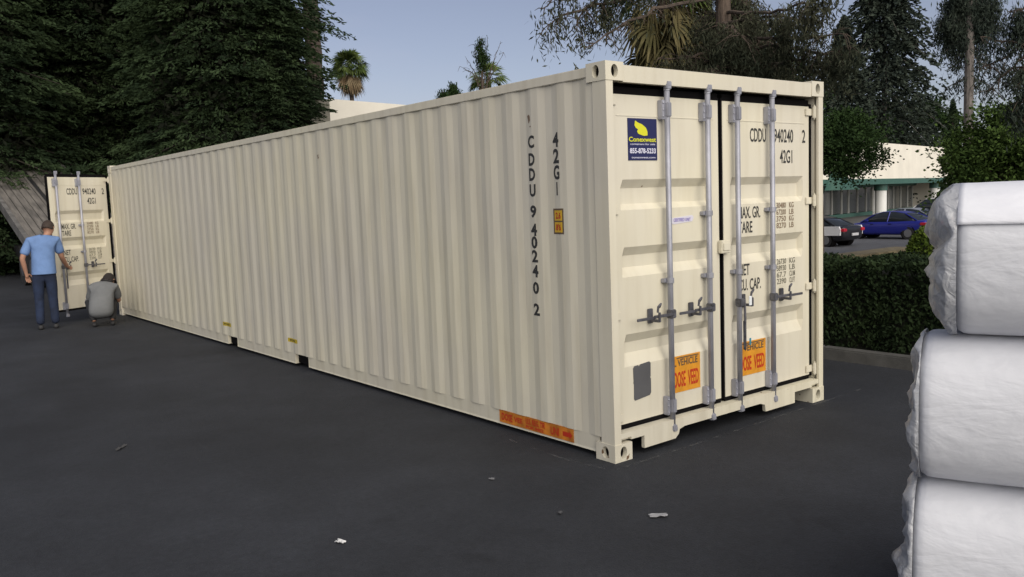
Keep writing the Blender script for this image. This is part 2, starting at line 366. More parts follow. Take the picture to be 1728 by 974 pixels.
# ---- doors. local: hinge edge at x=0, closed door spans sgn*x in 0..w, outer face y=0 towards -Y, z absolute
DW, DZ0, DZ1 = 1.100, .220, 2.400
GR = [(1.850, 1.794, 1.690, 1.650), (1.405, 1.347, 1.268, 1.206), (.823, .762, .690, .604)]
def make_door(sgn):
    root = None
    bm = BM()
    xs = [0, .085, .108, .995, 1.018, DW]
    zs = [DZ0] + sorted(z for g in GR for z in g) + [DZ1]
    def depth(i, z):
        if i in (0, 1, 4, 5): return 0
        for g in GR:
            if g[2] - 1e-6 <= z <= g[1] + 1e-6: return .042
        return 0
    V = [[bm.verts.new((sgn * x, depth(i, z), z)) for z in zs] for i, x in enumerate(xs)]
    for i in range(len(xs) - 1):
        for j in range(len(zs) - 1):
            q = (V[i][j], V[i + 1][j], V[i + 1][j + 1], V[i][j + 1]); bm.faces.new(q if sgn > 0 else q[::-1])
    # edge frame
    for (a, b_, c, d) in ((0, .03, DZ0, DZ1), (DW - .03, DW, DZ0, DZ1), (.03, DW - .03, DZ0, DZ0 + .03), (.03, DW - .03, DZ1 - .03, DZ1)):
        box(bm, min(sgn * a, sgn * b_), max(sgn * a, sgn * b_), .0005, .05, c, d)
    box(bm, min(0, sgn * DW), max(0, sgn * DW), .0505, .056, DZ0, DZ1)
    # faint weld seam line at the top sheet
    box(bm, min(sgn * .06, sgn * 1.05), max(sgn * .06, sgn * 1.05), -.003, -.0005, 2.262, 2.268)
    door = mesh_obj('door', bm, M['paint'], cont)
    bm = BM(); g = .016
    for (a, b_, c, d) in ((-.050, -.001, DZ0 - g, DZ1 + .02), (DW + .001, DW + g, DZ0 - g, DZ1 + .02), (-.001, DW + .001, DZ0 - .034, DZ0 - .001), (-.001, DW + .001, DZ1 + .001, DZ1 + .05)):
        box(bm, min(sgn * a, sgn * b_), max(sgn * a, sgn * b_), .004, .05, c, d)
    mesh_obj('gasket_and_gap_shade', bm, M['black'], door)  # rubber seal, widened and blackened to carry the shade of the door gaps
    # hinges: strap on the door, knuckle reaching the post
    for z in (2.355, 1.650, .955, .270):
        bm = BM()
        box(bm, min(-sgn * .050, sgn * .055), max(-sgn * .050, sgn * .055), -.014, -.001, z - .028, z + .028, bevel=.004)
        tube(bm, [(-sgn * .035, -.030, z - .045), (-sgn * .035, -.030, z + .045)], .017, 10)
        tube(bm, [(-sgn * .035, -.030, z - .058), (-sgn * .035, -.030, z + .058)], .008, 8)
        mesh_obj('hinge', bm, M['paint'], door)
    rods = (.500, .925) if sgn > 0 else (.990, .565)
    for ri, rx in enumerate(rods):
        x = sgn * rx; yr = -.050
        bm = BM(); tube(bm, [(x, yr, .11), (x, yr, 2.478)], .0195, 14)
        mesh_rod = mesh_obj('lock_rod', bm, M['steel'], door, smooth=True)
        for z0, z1 in ((2.245, 2.375), (.215, .345)):       # long bearing brackets
            bm = BM(); box(bm, x - .042, x - .004, -.045, -.001, z0, z1, bevel=.003); box(bm, x - .020, x + .023, -.074, -.022, z0 + .016, z1 - .016, bevel=.006)
            for zz in (z0 + .02, (z0 + z1) / 2, z1 - .02): sphere(bm, (x - .033, -.046, zz), .007, 8, 6)
            mesh_obj('rod_bracket', bm, M['steel'], door)
        for z in (1.155, 1.60 if ri else 1.13)[:2 if ri else 1]:                # slim guide
            bm = BM(); box(bm, x - .042, x + .036, -.036, -.001, z - .014, z + .014, bevel=.003); tube(bm, [(x, yr, z - .018), (x, yr, z + .018)], .027, 12)
            mesh_obj('rod_guide', bm, M['steel'], door)
        for z, s_ in ((2.462, 1), (.125, -1)):
            bm = BM(); box(bm, x - .024, x + .024, -.074, -.050, z - .018, z + .018, bevel=.004)
            box(bm, x - .016, x + .024, -.076, -.030, z + s_ * .014 - .012, z + s_ * .014 + .020, bevel=.004)
            tube(bm, [(x, yr, z - .026), (x, yr, z + .026)], .022, 12)
            mesh_obj('lock_cam', bm, M['steel'], door)
        # handle
        bm = BM(); hz = .925
        hsg = -1 if sgn > 0 else 1
        hang = (sgn < 0 and ri == 0)
        box(bm, x - .026, x + .026, -.082, -.030, hz - .03, hz + .03, bevel=.006)
        if hang:
            tube(bm, [(x + .035, -.072, hz + .02), (x + .038, -.075, hz - .12), (x + .034, -.07, hz - .34)], .009, 8)
            box(bm, x + .028, x + .044, -.082, -.060, hz - .36, hz - .14, bevel=.003)
        else:
            ln = .36
            box(bm, min(x, x + hsg * ln * .55), max(x, x + hsg * ln * .55), -.085, -.070, hz - .010, hz + .010, bevel=.003)
            box(bm, min(x + hsg * ln * .5, x + hsg * ln), max(x + hsg * ln * .5, x + hsg * ln), -.078, -.068, hz - .015, hz + .004, bevel=.003)
        mesh_obj('handle', bm, M['steel_dark'], door)
        # handle catch
        bm = BM(); kx = x + hsg * (.165 if not hang else .10)
        box(bm, kx - .022, kx + .022, -.02, -.001, hz - .05, hz + .05, bevel=.004)
        box(bm, kx - .010, kx + .018, -.095, -.02, hz - .038, hz - .02, bevel=.003)
        box(bm, kx - .006, kx + .014, -.098, -.086, hz - .038, hz + .03, bevel=.003)
        tube(bm, [(kx - .012, -.09, hz + .03), (kx - .01, -.094, hz + .07), (kx + .02, -.09, hz + .085), (kx + .026, -.07, hz + .06)], .008, 8)
        mesh_obj('handle_catch', bm, M['steel_dark'], door)
    return door

def door_marks_right(door):
    def D(x): return x - 2.345 - .005      # measured world x (on the face) to door local
    y = -.0025
    bm = BM(); add_text(bm, 'CDDU', D(1.575), y, 2.115, .100, width=.20, bold=.012); mesh_obj('lettering', bm, M['ink'], door)
    bm = BM(); add_text(bm, '940240', D(1.878), y, 2.115, .100, width=.255, bold=.012); mesh_obj('lettering', bm, M['ink'], door)
    bm = BM(); add_text(bm, '2', D(2.255), y, 2.115, .100, width=.045, bold=.012); mesh_obj('lettering', bm, M['ink'], door)
    bm = BM(); add_text(bm, '42G1', D(1.955), y, 1.955, .100, width=.165, bold=.012); mesh_obj('lettering', bm, M['ink'], door)
    bm = BM(); add_text(bm, 'MAX. GR.', D(1.425), y, 1.545, .085, width=.27, bold=.012); mesh_obj('lettering', bm, M['ink'], door)
    bm = BM(); add_text(bm, 'TARE', D(1.425), y, 1.435, .085, width=.17, bold=.012); mesh_obj('lettering', bm, M['ink'], door)
    bm = BM(); add_text(bm, 'NET', D(1.425), y, 1.115, .085, width=.13, bold=.012); mesh_obj('lettering', bm, M['ink'], door)
    bm = BM(); add_text(bm, 'CU. CAP.', D(1.425), y, 1.0, .085, width=.27, bold=.012); mesh_obj('lettering', bm, M['ink'], door)
    bm = BM()
    for i, (a, u) in enumerate((('30480', 'KG'), ('67200', 'LB'), ('3750', 'KG'), ('8270', 'LB'))):
        z = 1.605 - i * .052
        add_text(bm, a, D(1.905), y, z, .042, width=.125, bold=.01); add_text(bm, u, D(2.075), y, z, .042, width=.06, bold=.01)
    o = mesh_obj('weight_figures', bm, M['ink_brown'], door)
    bm = BM()
    for i, (a, u) in enumerate((('26730', 'KG'), ('58930', 'LB'), ('67.7', 'CU.M'), ('2390', 'CU.FT'))):
        z = 1.165 - i * .052
        add_text(bm, a, D(1.905), y, z, .042, width=.125, bold=.01); add_text(bm, u, D(2.075), y, z, .042, width=.075, bold=.01)
    mesh_obj('capacity_figures', bm, M['ink_grey'], door)
def orange_sticker(door, x0, x1, z0, z1):
    bm = BM(); box(bm, x0, x1, -.003, -.0006, z0, z1); st = mesh_obj('sticker', bm, M['orange'], door)
    bm = BM(); zm = z0 + (z1 - z0) * .66
    add_text(bm, 'DOSE  VEED', x0 + .02, -.0046, z0 + .04, (zm - z0) * .62, width=x1 - x0 - .04, bold=.02)
    o = mesh_obj('sticker_print', bm, M['red'], door)
    bm = BM()
    add_text(bm, '▸', x0 + .02, -.0046, zm + .012, .03) if False else None
    add_text(bm, 'L VEHICLE', x0 + .02, -.0046, zm + .018, .048, width=x1 - x0 - .05, bold=.02)
    box(bm, x0 + .05, x1 - .02, -.0050, -.0042, z1 - .018, z1 - .010)
    mesh_obj('sticker_print', bm, M['inside'], door)

dl = make_door(1); dl.location = (.093, .070, 0)
dr = make_door(-1); dr.location = (2.345, .070, 0)
door_marks_right(dr)
# marks on the left door (local x = world - .093)
y = -.0025
bm = BM(); x0, x1, z0, z1 = .165, .445, 1.975, 2.250
box(bm, x0, x1, -.004, -.0006, z0, z1); st = mesh_obj('advert_sign', bm, M['navy'], dl)
bm = BM()
blob = [(.235, 2.235), (.262, 2.222), (.300, 2.212), (.338, 2.190), (.352, 2.165), (.352, 2.140), (.320, 2.136), (.290, 2.142), (.262, 2.150), (.252, 2.165), (.262, 2.178), (.240, 2.188), (.228, 2.205)]
bm.faces.new([bm.verts.new((px, -.0050, pz)) for px, pz in blob])
add_text(bm, 'Conexwest', x0 + .008, -.0050, 2.098, .030, width=x1 - x0 - .018, bold=.02)
mesh_obj('sign_print', bm, M['lime'], dl)
bm = BM()
add_text(bm, 'containers for sale', x0 + .02, -.0050, 2.076, .012, width=x1 - x0 - .04, bold=.01)
add_text(bm, '855-878-5233', x0 + .015, -.0050, 2.022, .032, width=x1 - x0 - .03, bold=.03)
add_text(bm, 'conexwest.com', x0 + .03, -.0050, 1.988, .013, width=x1 - x0 - .05, bold=.01)
mesh_obj('sign_print', bm, M['white_ink'], dl)
bm = BM(); poly = [(.165, .585), (.178, .600), (.215, .602), (.222, .590), (.232, .604), (.325, .612), (.338, .600), (.336, .508), (.330, .500), (.338, .492), (.338, .395), (.325, .378), (.180, .362), (.168, .374), (.170, .478), (.164, .486), (.168, .494)]
prism(bm, [(px, pz) for px, pz in poly], 'y', -.0025, -.0006); mesh_obj('paint_patch', bm, M['grey_patch'], dl)
orange_sticker(dl, .555, .860, .345, .605)
orange_sticker(dr, -.945, -.60, .345, .605)
bm = BM(); prism(bm, [(.565, 1.565), (.58, 1.578), (.80, 1.592), (.815, 1.575), (.80, 1.548), (.60, 1.535), (.57, 1.545)], 'y', -.0025, -.0006); mesh_obj('paper_label', bm, M['white_sticker'], dl)
bm = BM(); add_text(bm, 'CERTIFIED UNIT', .60, -.0045, 1.553, .022, width=.18, bold=.02); mesh_obj('label_print', bm, M['purple_ink'], dl)
# vertical seal tag hanging from the third rod
bm = BM(); box(bm, -.945, -.915, -.11, -.100, .90, .97, bevel=.003)
mesh_obj('seal_tag', bm, mat('white_seal_tag', (.75, .78, .8), .3), dr)
bm = BM(); box(bm, -.940, -.920, -.105, -.098, .60, .655, bevel=.003); mesh_obj('seal', bm, mat('blue_seal', (.05, .25, .35), .3), dr)
# centre latch plate over the gap
bm = BM(); box(bm, 1.170, 1.275, .030, .066, 1.30, 1.395, bevel=.006); box(bm, 1.185, 1.262, .022, .0295, 1.32, 1.375, bevel=.003)
mesh_obj('centre_latch', bm, M['paint'], cont)
# far end: the same doors, one shut, one swung wide open
def copy_door(src, loc, rz, skip=()):
    d = src.copy(); C.objects.link(d); d.location = loc; d.rotation_euler = (0, 0, rz)
    for ch in src.children:
        if ch.name.split('.')[0] in skip: continue
        c = ch.copy(); C.objects.link(c); c.parent = d
    return d
od = copy_door(dr, (-.045, L + .035, 0), R(26), ('sticker', 'sticker_print', 'seal_tag', 'seal')); od['label'] = 'open far door swung out past the end of the container'
copy_door(dl, (2.345, L - .07, 0), R(180))

# ---- lettering on the corrugated side, draped over the ridges
def drape(name, items, m, lift=.0015, parent=None):
    bm = BM()
    for s, yc, zc, h, wd in items:
        b = text_bm(s, h, 1, .035)
        x0 = min(v.co.x for v in b.verts); x1 = max(v.co.x for v in b.verts); zz0 = min(v.co.z for v in b.verts); zz1 = max(v.co.z for v in b.verts)
        for v in b.verts: v.co = Vector((0, yc - ((v.co.x - x0) / (x1 - x0) - .5) * wd, zc + ((v.co.z - zz0) / (zz1 - zz0) - .5) * h))
        me = bpy.data.meshes.new('tmp'); b.to_mesh(me); b.free(); bm.from_mesh(me); bpy.data.meshes.remove(me)
    ys = [v.co.y for v in bm.verts]
    for yb in brk:
        if min(ys) < yb < max(ys): bmesh.ops.bisect_plane(bm, geom=bm.verts[:] + bm.edges[:] + bm.faces[:], plane_co=(0, yb, 0), plane_no=(0, 1, 0))
    for v in bm.verts: v.co.x = .012 + corr(v.co.y) - lift
    return mesh_obj(name, bm, m, parent or cont)
zz = [2.145, 2.023, 1.918, 1.806, 1.658, 1.529, 1.44, 1.342, 1.236, 1.115, .96]
for part_, zs_ in (('CDDU', zz[:4]), ('940240', zz[4:10]), ('2', zz[10:])): drape('lettering', [(c_, .765, z_, .088, .075) for c_, z_ in zip(part_, zs_)], M['ink'])
drape('lettering', [('4', .508, 2.14, .098, .070), ('2', .508, 2.03, .098, .070), ('G', .508, 1.92, .098, .070), ('1', .508, 1.81, .090, .014)], M['ink'])
def drape_rect(name, y0, y1, z0, z1, m, lift):
    bm = BM(); ys = sorted([y0, y1] + [b_ for b_ in brk if y0 < b_ < y1])
    c = [(bm.verts.new((.012 + corr(a) - lift, a, z0)), bm.verts.new((.012 + corr(a) - lift, a, z1))) for a in ys]
    for a, b_ in zip(c, c[1:]): bm.faces.new((a[0], a[1], b_[1], b_[0]))
    return mesh_obj(name, bm, m, cont)
drape_rect('height_label', .445, .560, 1.500, 1.675, M['inside'], .001)
drape_rect('height_label_face', .458, .547, 1.592, 1.662, M['yellow'], .002)
drape_rect('height_label_face', .458, .547, 1.512, 1.582, M['yellow'], .002)
drape('height_label_print', [('2.6', .503, 1.627, .045, .06), ("8'6", .503, 1.547, .045, .06)], M['red'], .003)
drape_rect('caution_strip', 4.86, 5.11, .268, .312, M['hazard'], .001)
drape_rect('caution_strip', 6.84, 7.12, .268, .316, M['hazard'], .001)
drape('caution_print', [('FORK', 4.985, .290, .022, .17), ('FORK', 6.98, .292, .022, .19)], M['ink'], .002)
drape('scuff_mark', [('%', 4.09, 2.25, .04, .04), ("'.", .775, 2.27, .05, .03)], M['ink_brown'])
bm = BM(); bm.faces.new([bm.verts.new((.012 + corr(yy) - .002, yy, zz_)) for yy, zz_ in ((.800, 2.325), (.785, 2.335), (.770, 2.325), (.765, 2.295), (.775, 2.285), (.79, 2.292))])
mesh_obj('scuff_mark', bm, M['ink_brown'], cont)
# orange strip on the bottom rail
bm = BM(); box(bm, .0185, .0215, .42, 1.26, .052, .148); mesh_obj('rail_sticker', bm, M['orange_dark'], cont)
bm = BM()
def rail_text(s, y0, wd, z, h):
    b = BM(); add_text(b, s, 0, 0, z, h, width=wd, bold=.03)
    for v in b.verts: v.co = Vector((.0165, y0 - v.co.x, v.co.z))
    me = bpy.data.meshes.new('t'); b.to_mesh(me); b.free(); bm.from_mesh(me); bpy.data.meshes.remove(me)
rail_text('DOSE', 1.23, .13, .075, .052); rail_text('VEE', 1.08, .10, .085, .035); rail_text('U.S. REG. TIR', .94, .22, .095, .04); rail_text('FOR 9402', .94, .20, .062, .022); rail_text('UNI', .66, .09, .07, .055)
bm.faces.new([bm.verts.new((.0165, a, b_)) for a, b_ in ((.53, .115), (.46, .115), (.46, .128), (.43, .098), (.46, .068), (.46, .082), (.53, .082))][::-1])
mesh_obj('rail_sticker_print', bm, M['red'], cont)

# ------------------------------------------------------------------ vegetation helpers
def leaf_arrays(c, d, ln, wd, rng):
    """rhombic leaves: centres c (N,3), directions d (N,3)"""
    n = len(c); d = d / (np.linalg.norm(d, axis=1, keepdims=True) + 1e-9)
    r = rng.normal(size=(n, 3)); s = np.cross(d, r); s /= (np.linalg.norm(s, axis=1, keepdims=True) + 1e-9)
    l = (ln * rng.uniform(.6, 1.3, n))[:, None] / 2; w_ = (wd * rng.uniform(.6, 1.3, n))[:, None] / 2
    V = np.stack([c - d * l, c + s * w_, c + d * l, c - s * w_], 1).reshape(-1, 3)
    return V
def leaf_mesh(name, V, m, parent):
    n = len(V) // 4; me = bpy.data.meshes.new(name)
    me.vertices.add(len(V)); me.vertices.foreach_set('co', V.astype(np.float32).ravel())
    me.loops.add(n * 4); me.loops.foreach_set('vertex_index', np.arange(n * 4, dtype=np.int32))
    me.polygons.add(n); me.polygons.foreach_set('loop_start', np.arange(0, n * 4, 4, dtype=np.int32)); me.polygons.foreach_set('loop_total', np.full(n, 4, dtype=np.int32))
    me.update(); me.validate(); me.materials.append(m)
    o = bpy.data.objects.new(name, me); C.objects.link(o); o.parent = parent; return o
def leafmat(name, c1, c2, scale=1.2, rough=.6, c3=None):
    m = mat(name, c1, .85, col2=c2, vscale=scale, spec=.12); return m
M['redwood'] = leafmat('dark_conifer_foliage', (.010, .019, .009), (.040, .062, .026), .7)
M['redwood_shade'] = leafmat('shade_dark_inner_foliage', (.006, .008, .005), (.014, .016, .009), .8)  # near-black leaf colour stands in for the shade between the sprays
M['deodar'] = leafmat('blue_grey_conifer_foliage', (.022, .031, .026), (.046, .058, .042), .8)
M['pine'] = leafmat('dusty_pine_foliage', (.022, .028, .018), (.062, .064, .040), .8)
M['dark_leaf'] = leafmat('dark_green_foliage', (.010, .022, .007), (.030, .056, .016), 1.0)
M['lime_leaf'] = leafmat('yellow_green_foliage', (.025, .048, .011), (.064, .104, .024), 1.0)
M['hedge'] = leafmat('hedge_foliage', (.008, .015, .007), (.026, .042, .016), 2.0)
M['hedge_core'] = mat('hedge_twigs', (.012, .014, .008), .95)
M['topiary'] = leafmat('clipped_bush_foliage', (.04, .07, .012), (.10, .14, .02), 4)
M['bark_dark'] = mat('dark_conifer_bark', (.022, .017, .013), .95, var=.3, vscale=4)  # darker brown than the other barks
M['bark'] = mat('brown_bark', (.075, .055, .042), .95, var=.35, vscale=4, stretch=(3, 3, .6), bump=.8, bscale=12)
M['bark_grey'] = mat('grey_bark', (.13, .115, .105), .95, var=.3, vscale=4, stretch=(3, 3, .6), bump=.8, bscale=12)
M['palm_green'] = leafmat('palm_frond_green', (.05, .085, .02), (.12, .15, .045), 2)
M['palm_tan'] = leafmat('palm_frond_dry', (.17, .12, .07), (.33, .26, .16), 2)
M['palm_brown'] = leafmat('palm_frond_weathered', (.055, .052, .022), (.125, .105, .05), 2)
M['palm_bark'] = mat('palm_bark', (.10, .075, .06), .95, col2=(.035, .028, .024), vscale=3.5, bump=1, bscale=8)

def conifer(root, h, Rm, zlo, n, per, m, bark, seed, leaf=.16, droop=.25, taper=1.0, spread=.34, trunk_r=.32, inner=.15, prof=None, core=0):
    rng = np.random.default_rng(seed)
    bm = BM(); tube(bm, [(0, 0, -.1), (0, 0, h * .5), (.05, 0, h)], [trunk_r, trunk_r * .6, .03], 10)
    cs, ds = [], []
    for i in range(n):
        u = rng.uniform(0, 1) ** .9; z = zlo + (h - zlo) * u
        r = Rm * ((prof(u) if prof else (1 - u) ** taper) + .04) * rng.uniform(.55, 1.12); az = rng.uniform(0, 2 * math.pi)
        dx, dy = math.cos(az), math.sin(az)
        if i % 9 == 0:
            tube(bm, [(0, 0, z), (dx * r * .5, dy * r * .5, z - droop * r * .15), (dx * r, dy * r, z - droop * r)], [.05, .03, .012], 5)
        t = rng.uniform(inner, 1, per) ** .7
        lat = rng.normal(size=per) * spread * (1.15 - t) * min(1.6, r * .45 + .25)
        px = dx * r * t - dy * lat; py = dy * r * t + dx * lat
        pz = z - droop * r * t ** 2 + rng.normal(size=per) * .09 - abs(lat) * .25
        cs.append(np.stack([px, py, pz], 1)); ds.append(np.stack([dx + rng.normal(size=per) * .5, dy + rng.normal(size=per) * .5, -.35 + rng.normal(size=per) * .35], 1))
    V = [leaf_arrays(np.concatenate(cs), np.concatenate(ds), leaf, leaf * .55, rng)]
    if core:
        u = rng.uniform(0, 1, core) ** .9; az = rng.uniform(0, 2 * math.pi, core); r = Rm * (1 - u) ** taper * rng.uniform(.2, .62, core)
        V.append(leaf_arrays(np.stack([np.cos(az) * r, np.sin(az) * r, zlo + (h - zlo) * u], 1), rng.normal(size=(core, 3)), leaf * 3, leaf * 1.8, rng))
    mesh_obj('trunk', bm, bark, root)
    leaf_mesh('crown', np.concatenate(V), m, root)
    return root
def redwood(root, h, Rm, zlo, n, seed, taper=.62):
    """conifer whose flat sprays carry feathery needle tufts over inner foliage coloured dark as shade"""
    rng = np.random.default_rng(seed); bm = BM(); tube(bm, [(0, 0, -.1), (0, 0, h * .5), (.05, 0, h)], [.34, .2, .03], 10)
    cs, ds = [], []
    for i in range(n):
        u = rng.uniform(0, 1) ** .95; z = zlo + (h - zlo) * u; lobe = .82 + .22 * math.sin(z * 2.1 + seed) * math.sin(z * .9)
        az = rng.uniform(0, 2 * math.pi); r = Rm * ((1 - u) ** taper + .03) * rng.uniform(.62, 1.18) * (lobe + .12 * math.sin(az * 5 + z * 1.7)); dx, dy = math.cos(az), math.sin(az)
        if i % 14 == 0: tube(bm, [(0, 0, z), (dx * r * .5, dy * r * .5, z - .04 * r), (dx * r * .9, dy * r * .9, z - .2 * r)], [.04, .025, .01], 4)
        for t in rng.uniform(.5, 1, 3):
            k = 30; lat = rng.normal() * .3; c0 = np.array([dx * r * t - dy * lat, dy * r * t + dx * lat, z - .22 * r * t * t + rng.normal() * .05])
            out_ = rng.uniform(-.5, .5, k); sd = rng.normal(size=k) * .16 * (1 - .6 * (out_ + .5))
            P_ = c0 + np.stack([dx * out_ * .6 - dy * sd, dy * out_ * .6 + dx * sd, -.22 * (out_ + .5) ** 2 - abs(sd) * .35 + rng.normal(size=k) * .03], 1)
            cs.append(P_); ds.append(np.stack([dx * .8 - dy * sd * 4, dy * .8 + dx * sd * 4, np.full(k, -.35)], 1) + rng.normal(size=(k, 3)) * .3)
    mesh_obj('trunk', bm, M['bark_dark'], root)
    leaf_mesh('crown', leaf_arrays(np.concatenate(cs), np.concatenate(ds), .17, .055, rng), M['redwood'], root)
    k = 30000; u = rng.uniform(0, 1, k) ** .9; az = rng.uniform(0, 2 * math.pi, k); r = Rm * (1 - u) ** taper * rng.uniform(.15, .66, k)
    leaf_mesh('inner_foliage_shade', leaf_arrays(np.stack([np.cos(az) * r, np.sin(az) * r, zlo + (h - zlo) * u], 1), rng.normal(size=(k, 3)), .26, .11, rng), M['redwood_shade'], root)
def broadleaf(root, h, rx, rz, nc, per, m, bark, seed, leaf=.16, trunk_r=.16, zc=None, clump=.45, off=(0, 0)):
    rng = np.random.default_rng(seed); zc = zc or h - rz
    bm = BM(); tube(bm, [(0, 0, -.1), (.05, .03, zc * .5), (0, .05, zc)], [trunk_r, trunk_r * .8, trunk_r * .55], 9)
    cs, ds = [], []
    for i in range(nc):
        d = rng.normal(size=3); d /= np.linalg.norm(d); rr = rng.uniform(.45, 1.05)
        c = np.array([off[0] + d[0] * rx * rr, off[1] + d[1] * rx * rr, zc + d[2] * rz * rr])
        if i % 6 == 0: tube(bm, [(0, .05, zc * .75), (c[0] * .4, c[1] * .4, zc * .75 + (c[2] - zc * .75) * .6), tuple(c)], [trunk_r * .4, trunk_r * .2, .012], 5)
        k = clump * rng.uniform(.6, 1.3)
        g = rng.normal(size=(per, 3)) * np.array([k, k, k * .6]) * .6
        cs.append(c + g); ds.append(g + rng.normal(size=(per, 3)) * .3)
    mesh_obj('trunk', bm, bark, root)
    leaf_mesh('crown', leaf_arrays(np.concatenate(cs), np.concatenate(ds), leaf, leaf * .6, rng), m, root)
    return root
def ground_z(x, y): return terrain(x, y)

# row of tall dark redwoods behind the far end
G_red = 'tall dark conifers behind the far end of the container'
spots = [(60, 37, 17, 'dark conifer rising behind the raised trailer at the far left'),
         (235, 37, 18, 'dark conifer directly behind the hinge post of the open far door'),
         (395, 28, 17, 'dark conifer standing left of the one beside the thick palm trunk'),
         (474, 27, 15.5, 'dark conifer with its outer boughs against the sky beside the thick palm trunk')]
protoA = None
for i, (px, D, h, lab) in enumerate(spots):
    p = at(px, 300, D)
    if i == 0:
        protoA = thing('conifer_tree', lab, 'tree', (p.x, p.y, 0), 0, G_red)
        redwood(protoA, 22, 4.1, .3, 3000, 3)
    else:
        dup(protoA, (p.x, p.y, ground_z(p.x, p.y)), i * 1.9, lab, G_red, (1, 1, h / 17) if i != 3 else (.60, .60, .425))
for j, (px, D, lab) in enumerate([(-60, 33, 'dark conifer at the outer left end of the conifer row'), (150, 36, 'dark conifer of the rear row between two nearer ones'), (320, 36, 'dark conifer of the rear row seen over the long container roof'), (398, 31, 'dark conifer squeezed between the two nearest the thick palm trunk')]):
    p = at(px, 300, D); dup(protoA, (p.x, p.y, 0), 1 + j * 2.3, lab, G_red, (1.1, 1.1, 1.0) if j < 3 else (.72, .72, .8))
# undergrowth below the conifers
rng = np.random.default_rng(5)
u = rng.uniform(0, 1, 26000); px = -250 + u * 830
a = np.array(at(-250, 300, 34)); b_ = np.array(at(560, 300, 27.5))
c = a[None] + (b_ - a)[None] * u[:, None]; hgt = 2.6 + .9 * np.sin(u * 23) * np.sin(u * 9 + 1)
c[:, 1] += rng.uniform(0, 2.2, len(u)); c[:, 0] += rng.uniform(-.5, .5, len(u)); c[:, 2] = rng.uniform(0, 1, len(u)) ** .8 * hgt
ug = leaf_mesh('undergrowth', leaf_arrays(c, rng.normal(size=(len(u), 3)), .20, .11, rng), M['redwood'], None)
tag(ug, kind='stuff', label='dark undergrowth massed below the conifer row', cat='undergrowth')

# ------------------------------------------------------------------ palms
def fan(bmV, apex, direction, up, Rf, blades, rng, spread=2.2, sag=.25):
    d = Vector(direction).normalized(); s = d.cross(Vector(up)).normalized()
    for k in range(blades):
        a = (k / (blades - 1) - .5) * spread + rng.uniform(-.05, .05)
        q = (d * math.cos(a) + s * math.sin(a)).normalized(); r_ = Rf * (.75 + .25 * math.cos(a)) * rng.uniform(.85, 1.1)
        wd = q.cross(Vector(up)).normalized() * (r_ * .05)
        mid = apex + q * r_ * .55; tip = apex + q * r_ + Vector((0, 0, -sag * r_))
        bmV.extend([apex, mid + wd, tip, mid - wd])
def palm(name, label, loc, ht, head, seed, trunk_r=.2, green=34, tan=34, fr=1.0, skirt=1.0, group=None, dry=None):
    rng = random.Random(seed); root = thing(name, label, 'palm tree', loc, 0, group)
    bm = BM(); n = 26; pts = []; rad = []
    for i in range(n):
        t = i / (n - 1); pts.append((0.10 * math.sin(t * 3), 0, ht * t)); rad.append(trunk_r * (1.15 - .3 * t) * (1.07 if i % 2 else .95))
    tube(bm, pts, rad, 12); mesh_obj('trunk', bm, M['palm_bark'], root)
    for nm, cnt, m, lo, hi in (('crown', green, M['palm_green'], -.35, 1.35), ('dead_skirt', tan, dry or M['palm_tan'], -1.35, -.5)):
        V = []
        for k in range(cnt):
            az = rng.uniform(0, 2 * math.pi); el = rng.uniform(lo, hi)
            d = Vector((math.cos(az) * math.cos(el), math.sin(az) * math.cos(el), math.sin(el)))
            pet = head * (.50 if nm == 'crown' else .45) * rng.uniform(.8, 1.1)
            base = Vector((0, 0, ht - (0 if nm == 'crown' else rng.uniform(0, skirt))))
            ap = base + d * pet
            upv = Vector((0, 0, 1)) if abs(el) < 1.2 else Vector((math.cos(az), math.sin(az), .2))
            sd_ = Vector((-math.sin(az), math.cos(az), 0)) * .02
            V.extend([base - sd_, ap - sd_, ap + sd_, base + sd_])
            d2 = (d + Vector((0, 0, -.35 if nm == 'crown' else -.9))).normalized()
            roll = rng.uniform(-.9, .9); upv = (upv + Vector((-math.sin(az), math.cos(az), 0)) * roll).normalized()
            fan(V, ap, d2, upv, head * .62 * fr, 13, rng, 2.5)
        leaf_mesh(nm, np.array([tuple(v) for v in V]), m, root)
    return root
p = at(590, 124, 60); palm('fan_palm', 'small round headed fan palm standing alone in the sky left of centre', (p.x, p.y, -1), p.z + 1.35, 1.35, 4, trunk_r=.16, green=80, tan=46, fr=1.05, skirt=.6)
p = at(824, 138, 45); palm('fan_palm', 'fan palm head just showing above the container roof below bare twigs', (p.x, p.y, -1), p.z + 1.05, 1.15, 9, trunk_r=.16, green=34, tan=24, skirt=.7)
p = at(1118, -25, 32); palm('fan_palm', 'large fan palm with a long dry brown skirt above the door end', (p.x, p.y, -1), p.z + 1, 2.1, 12, trunk_r=.25, green=40, tan=110, skirt=2.8, dry=M['palm_brown'])
p = at(1192, -10, 36); palm('fan_palm', 'tall fan palm with hanging dry fronds just left of the pine trunk', (p.x, p.y, -1), p.z + 1, 2.0, 22, trunk_r=.25, green=34, tan=90, skirt=2.8, dry=M['palm_brown'])
p = at(523, 60, 34); palm('fan_palm', 'thick rough trunked palm running up out of view beside the conifers', (p.x, p.y, 0), 14.5, 1.8, 15, trunk_r=.31, green=30, tan=40, skirt=1)

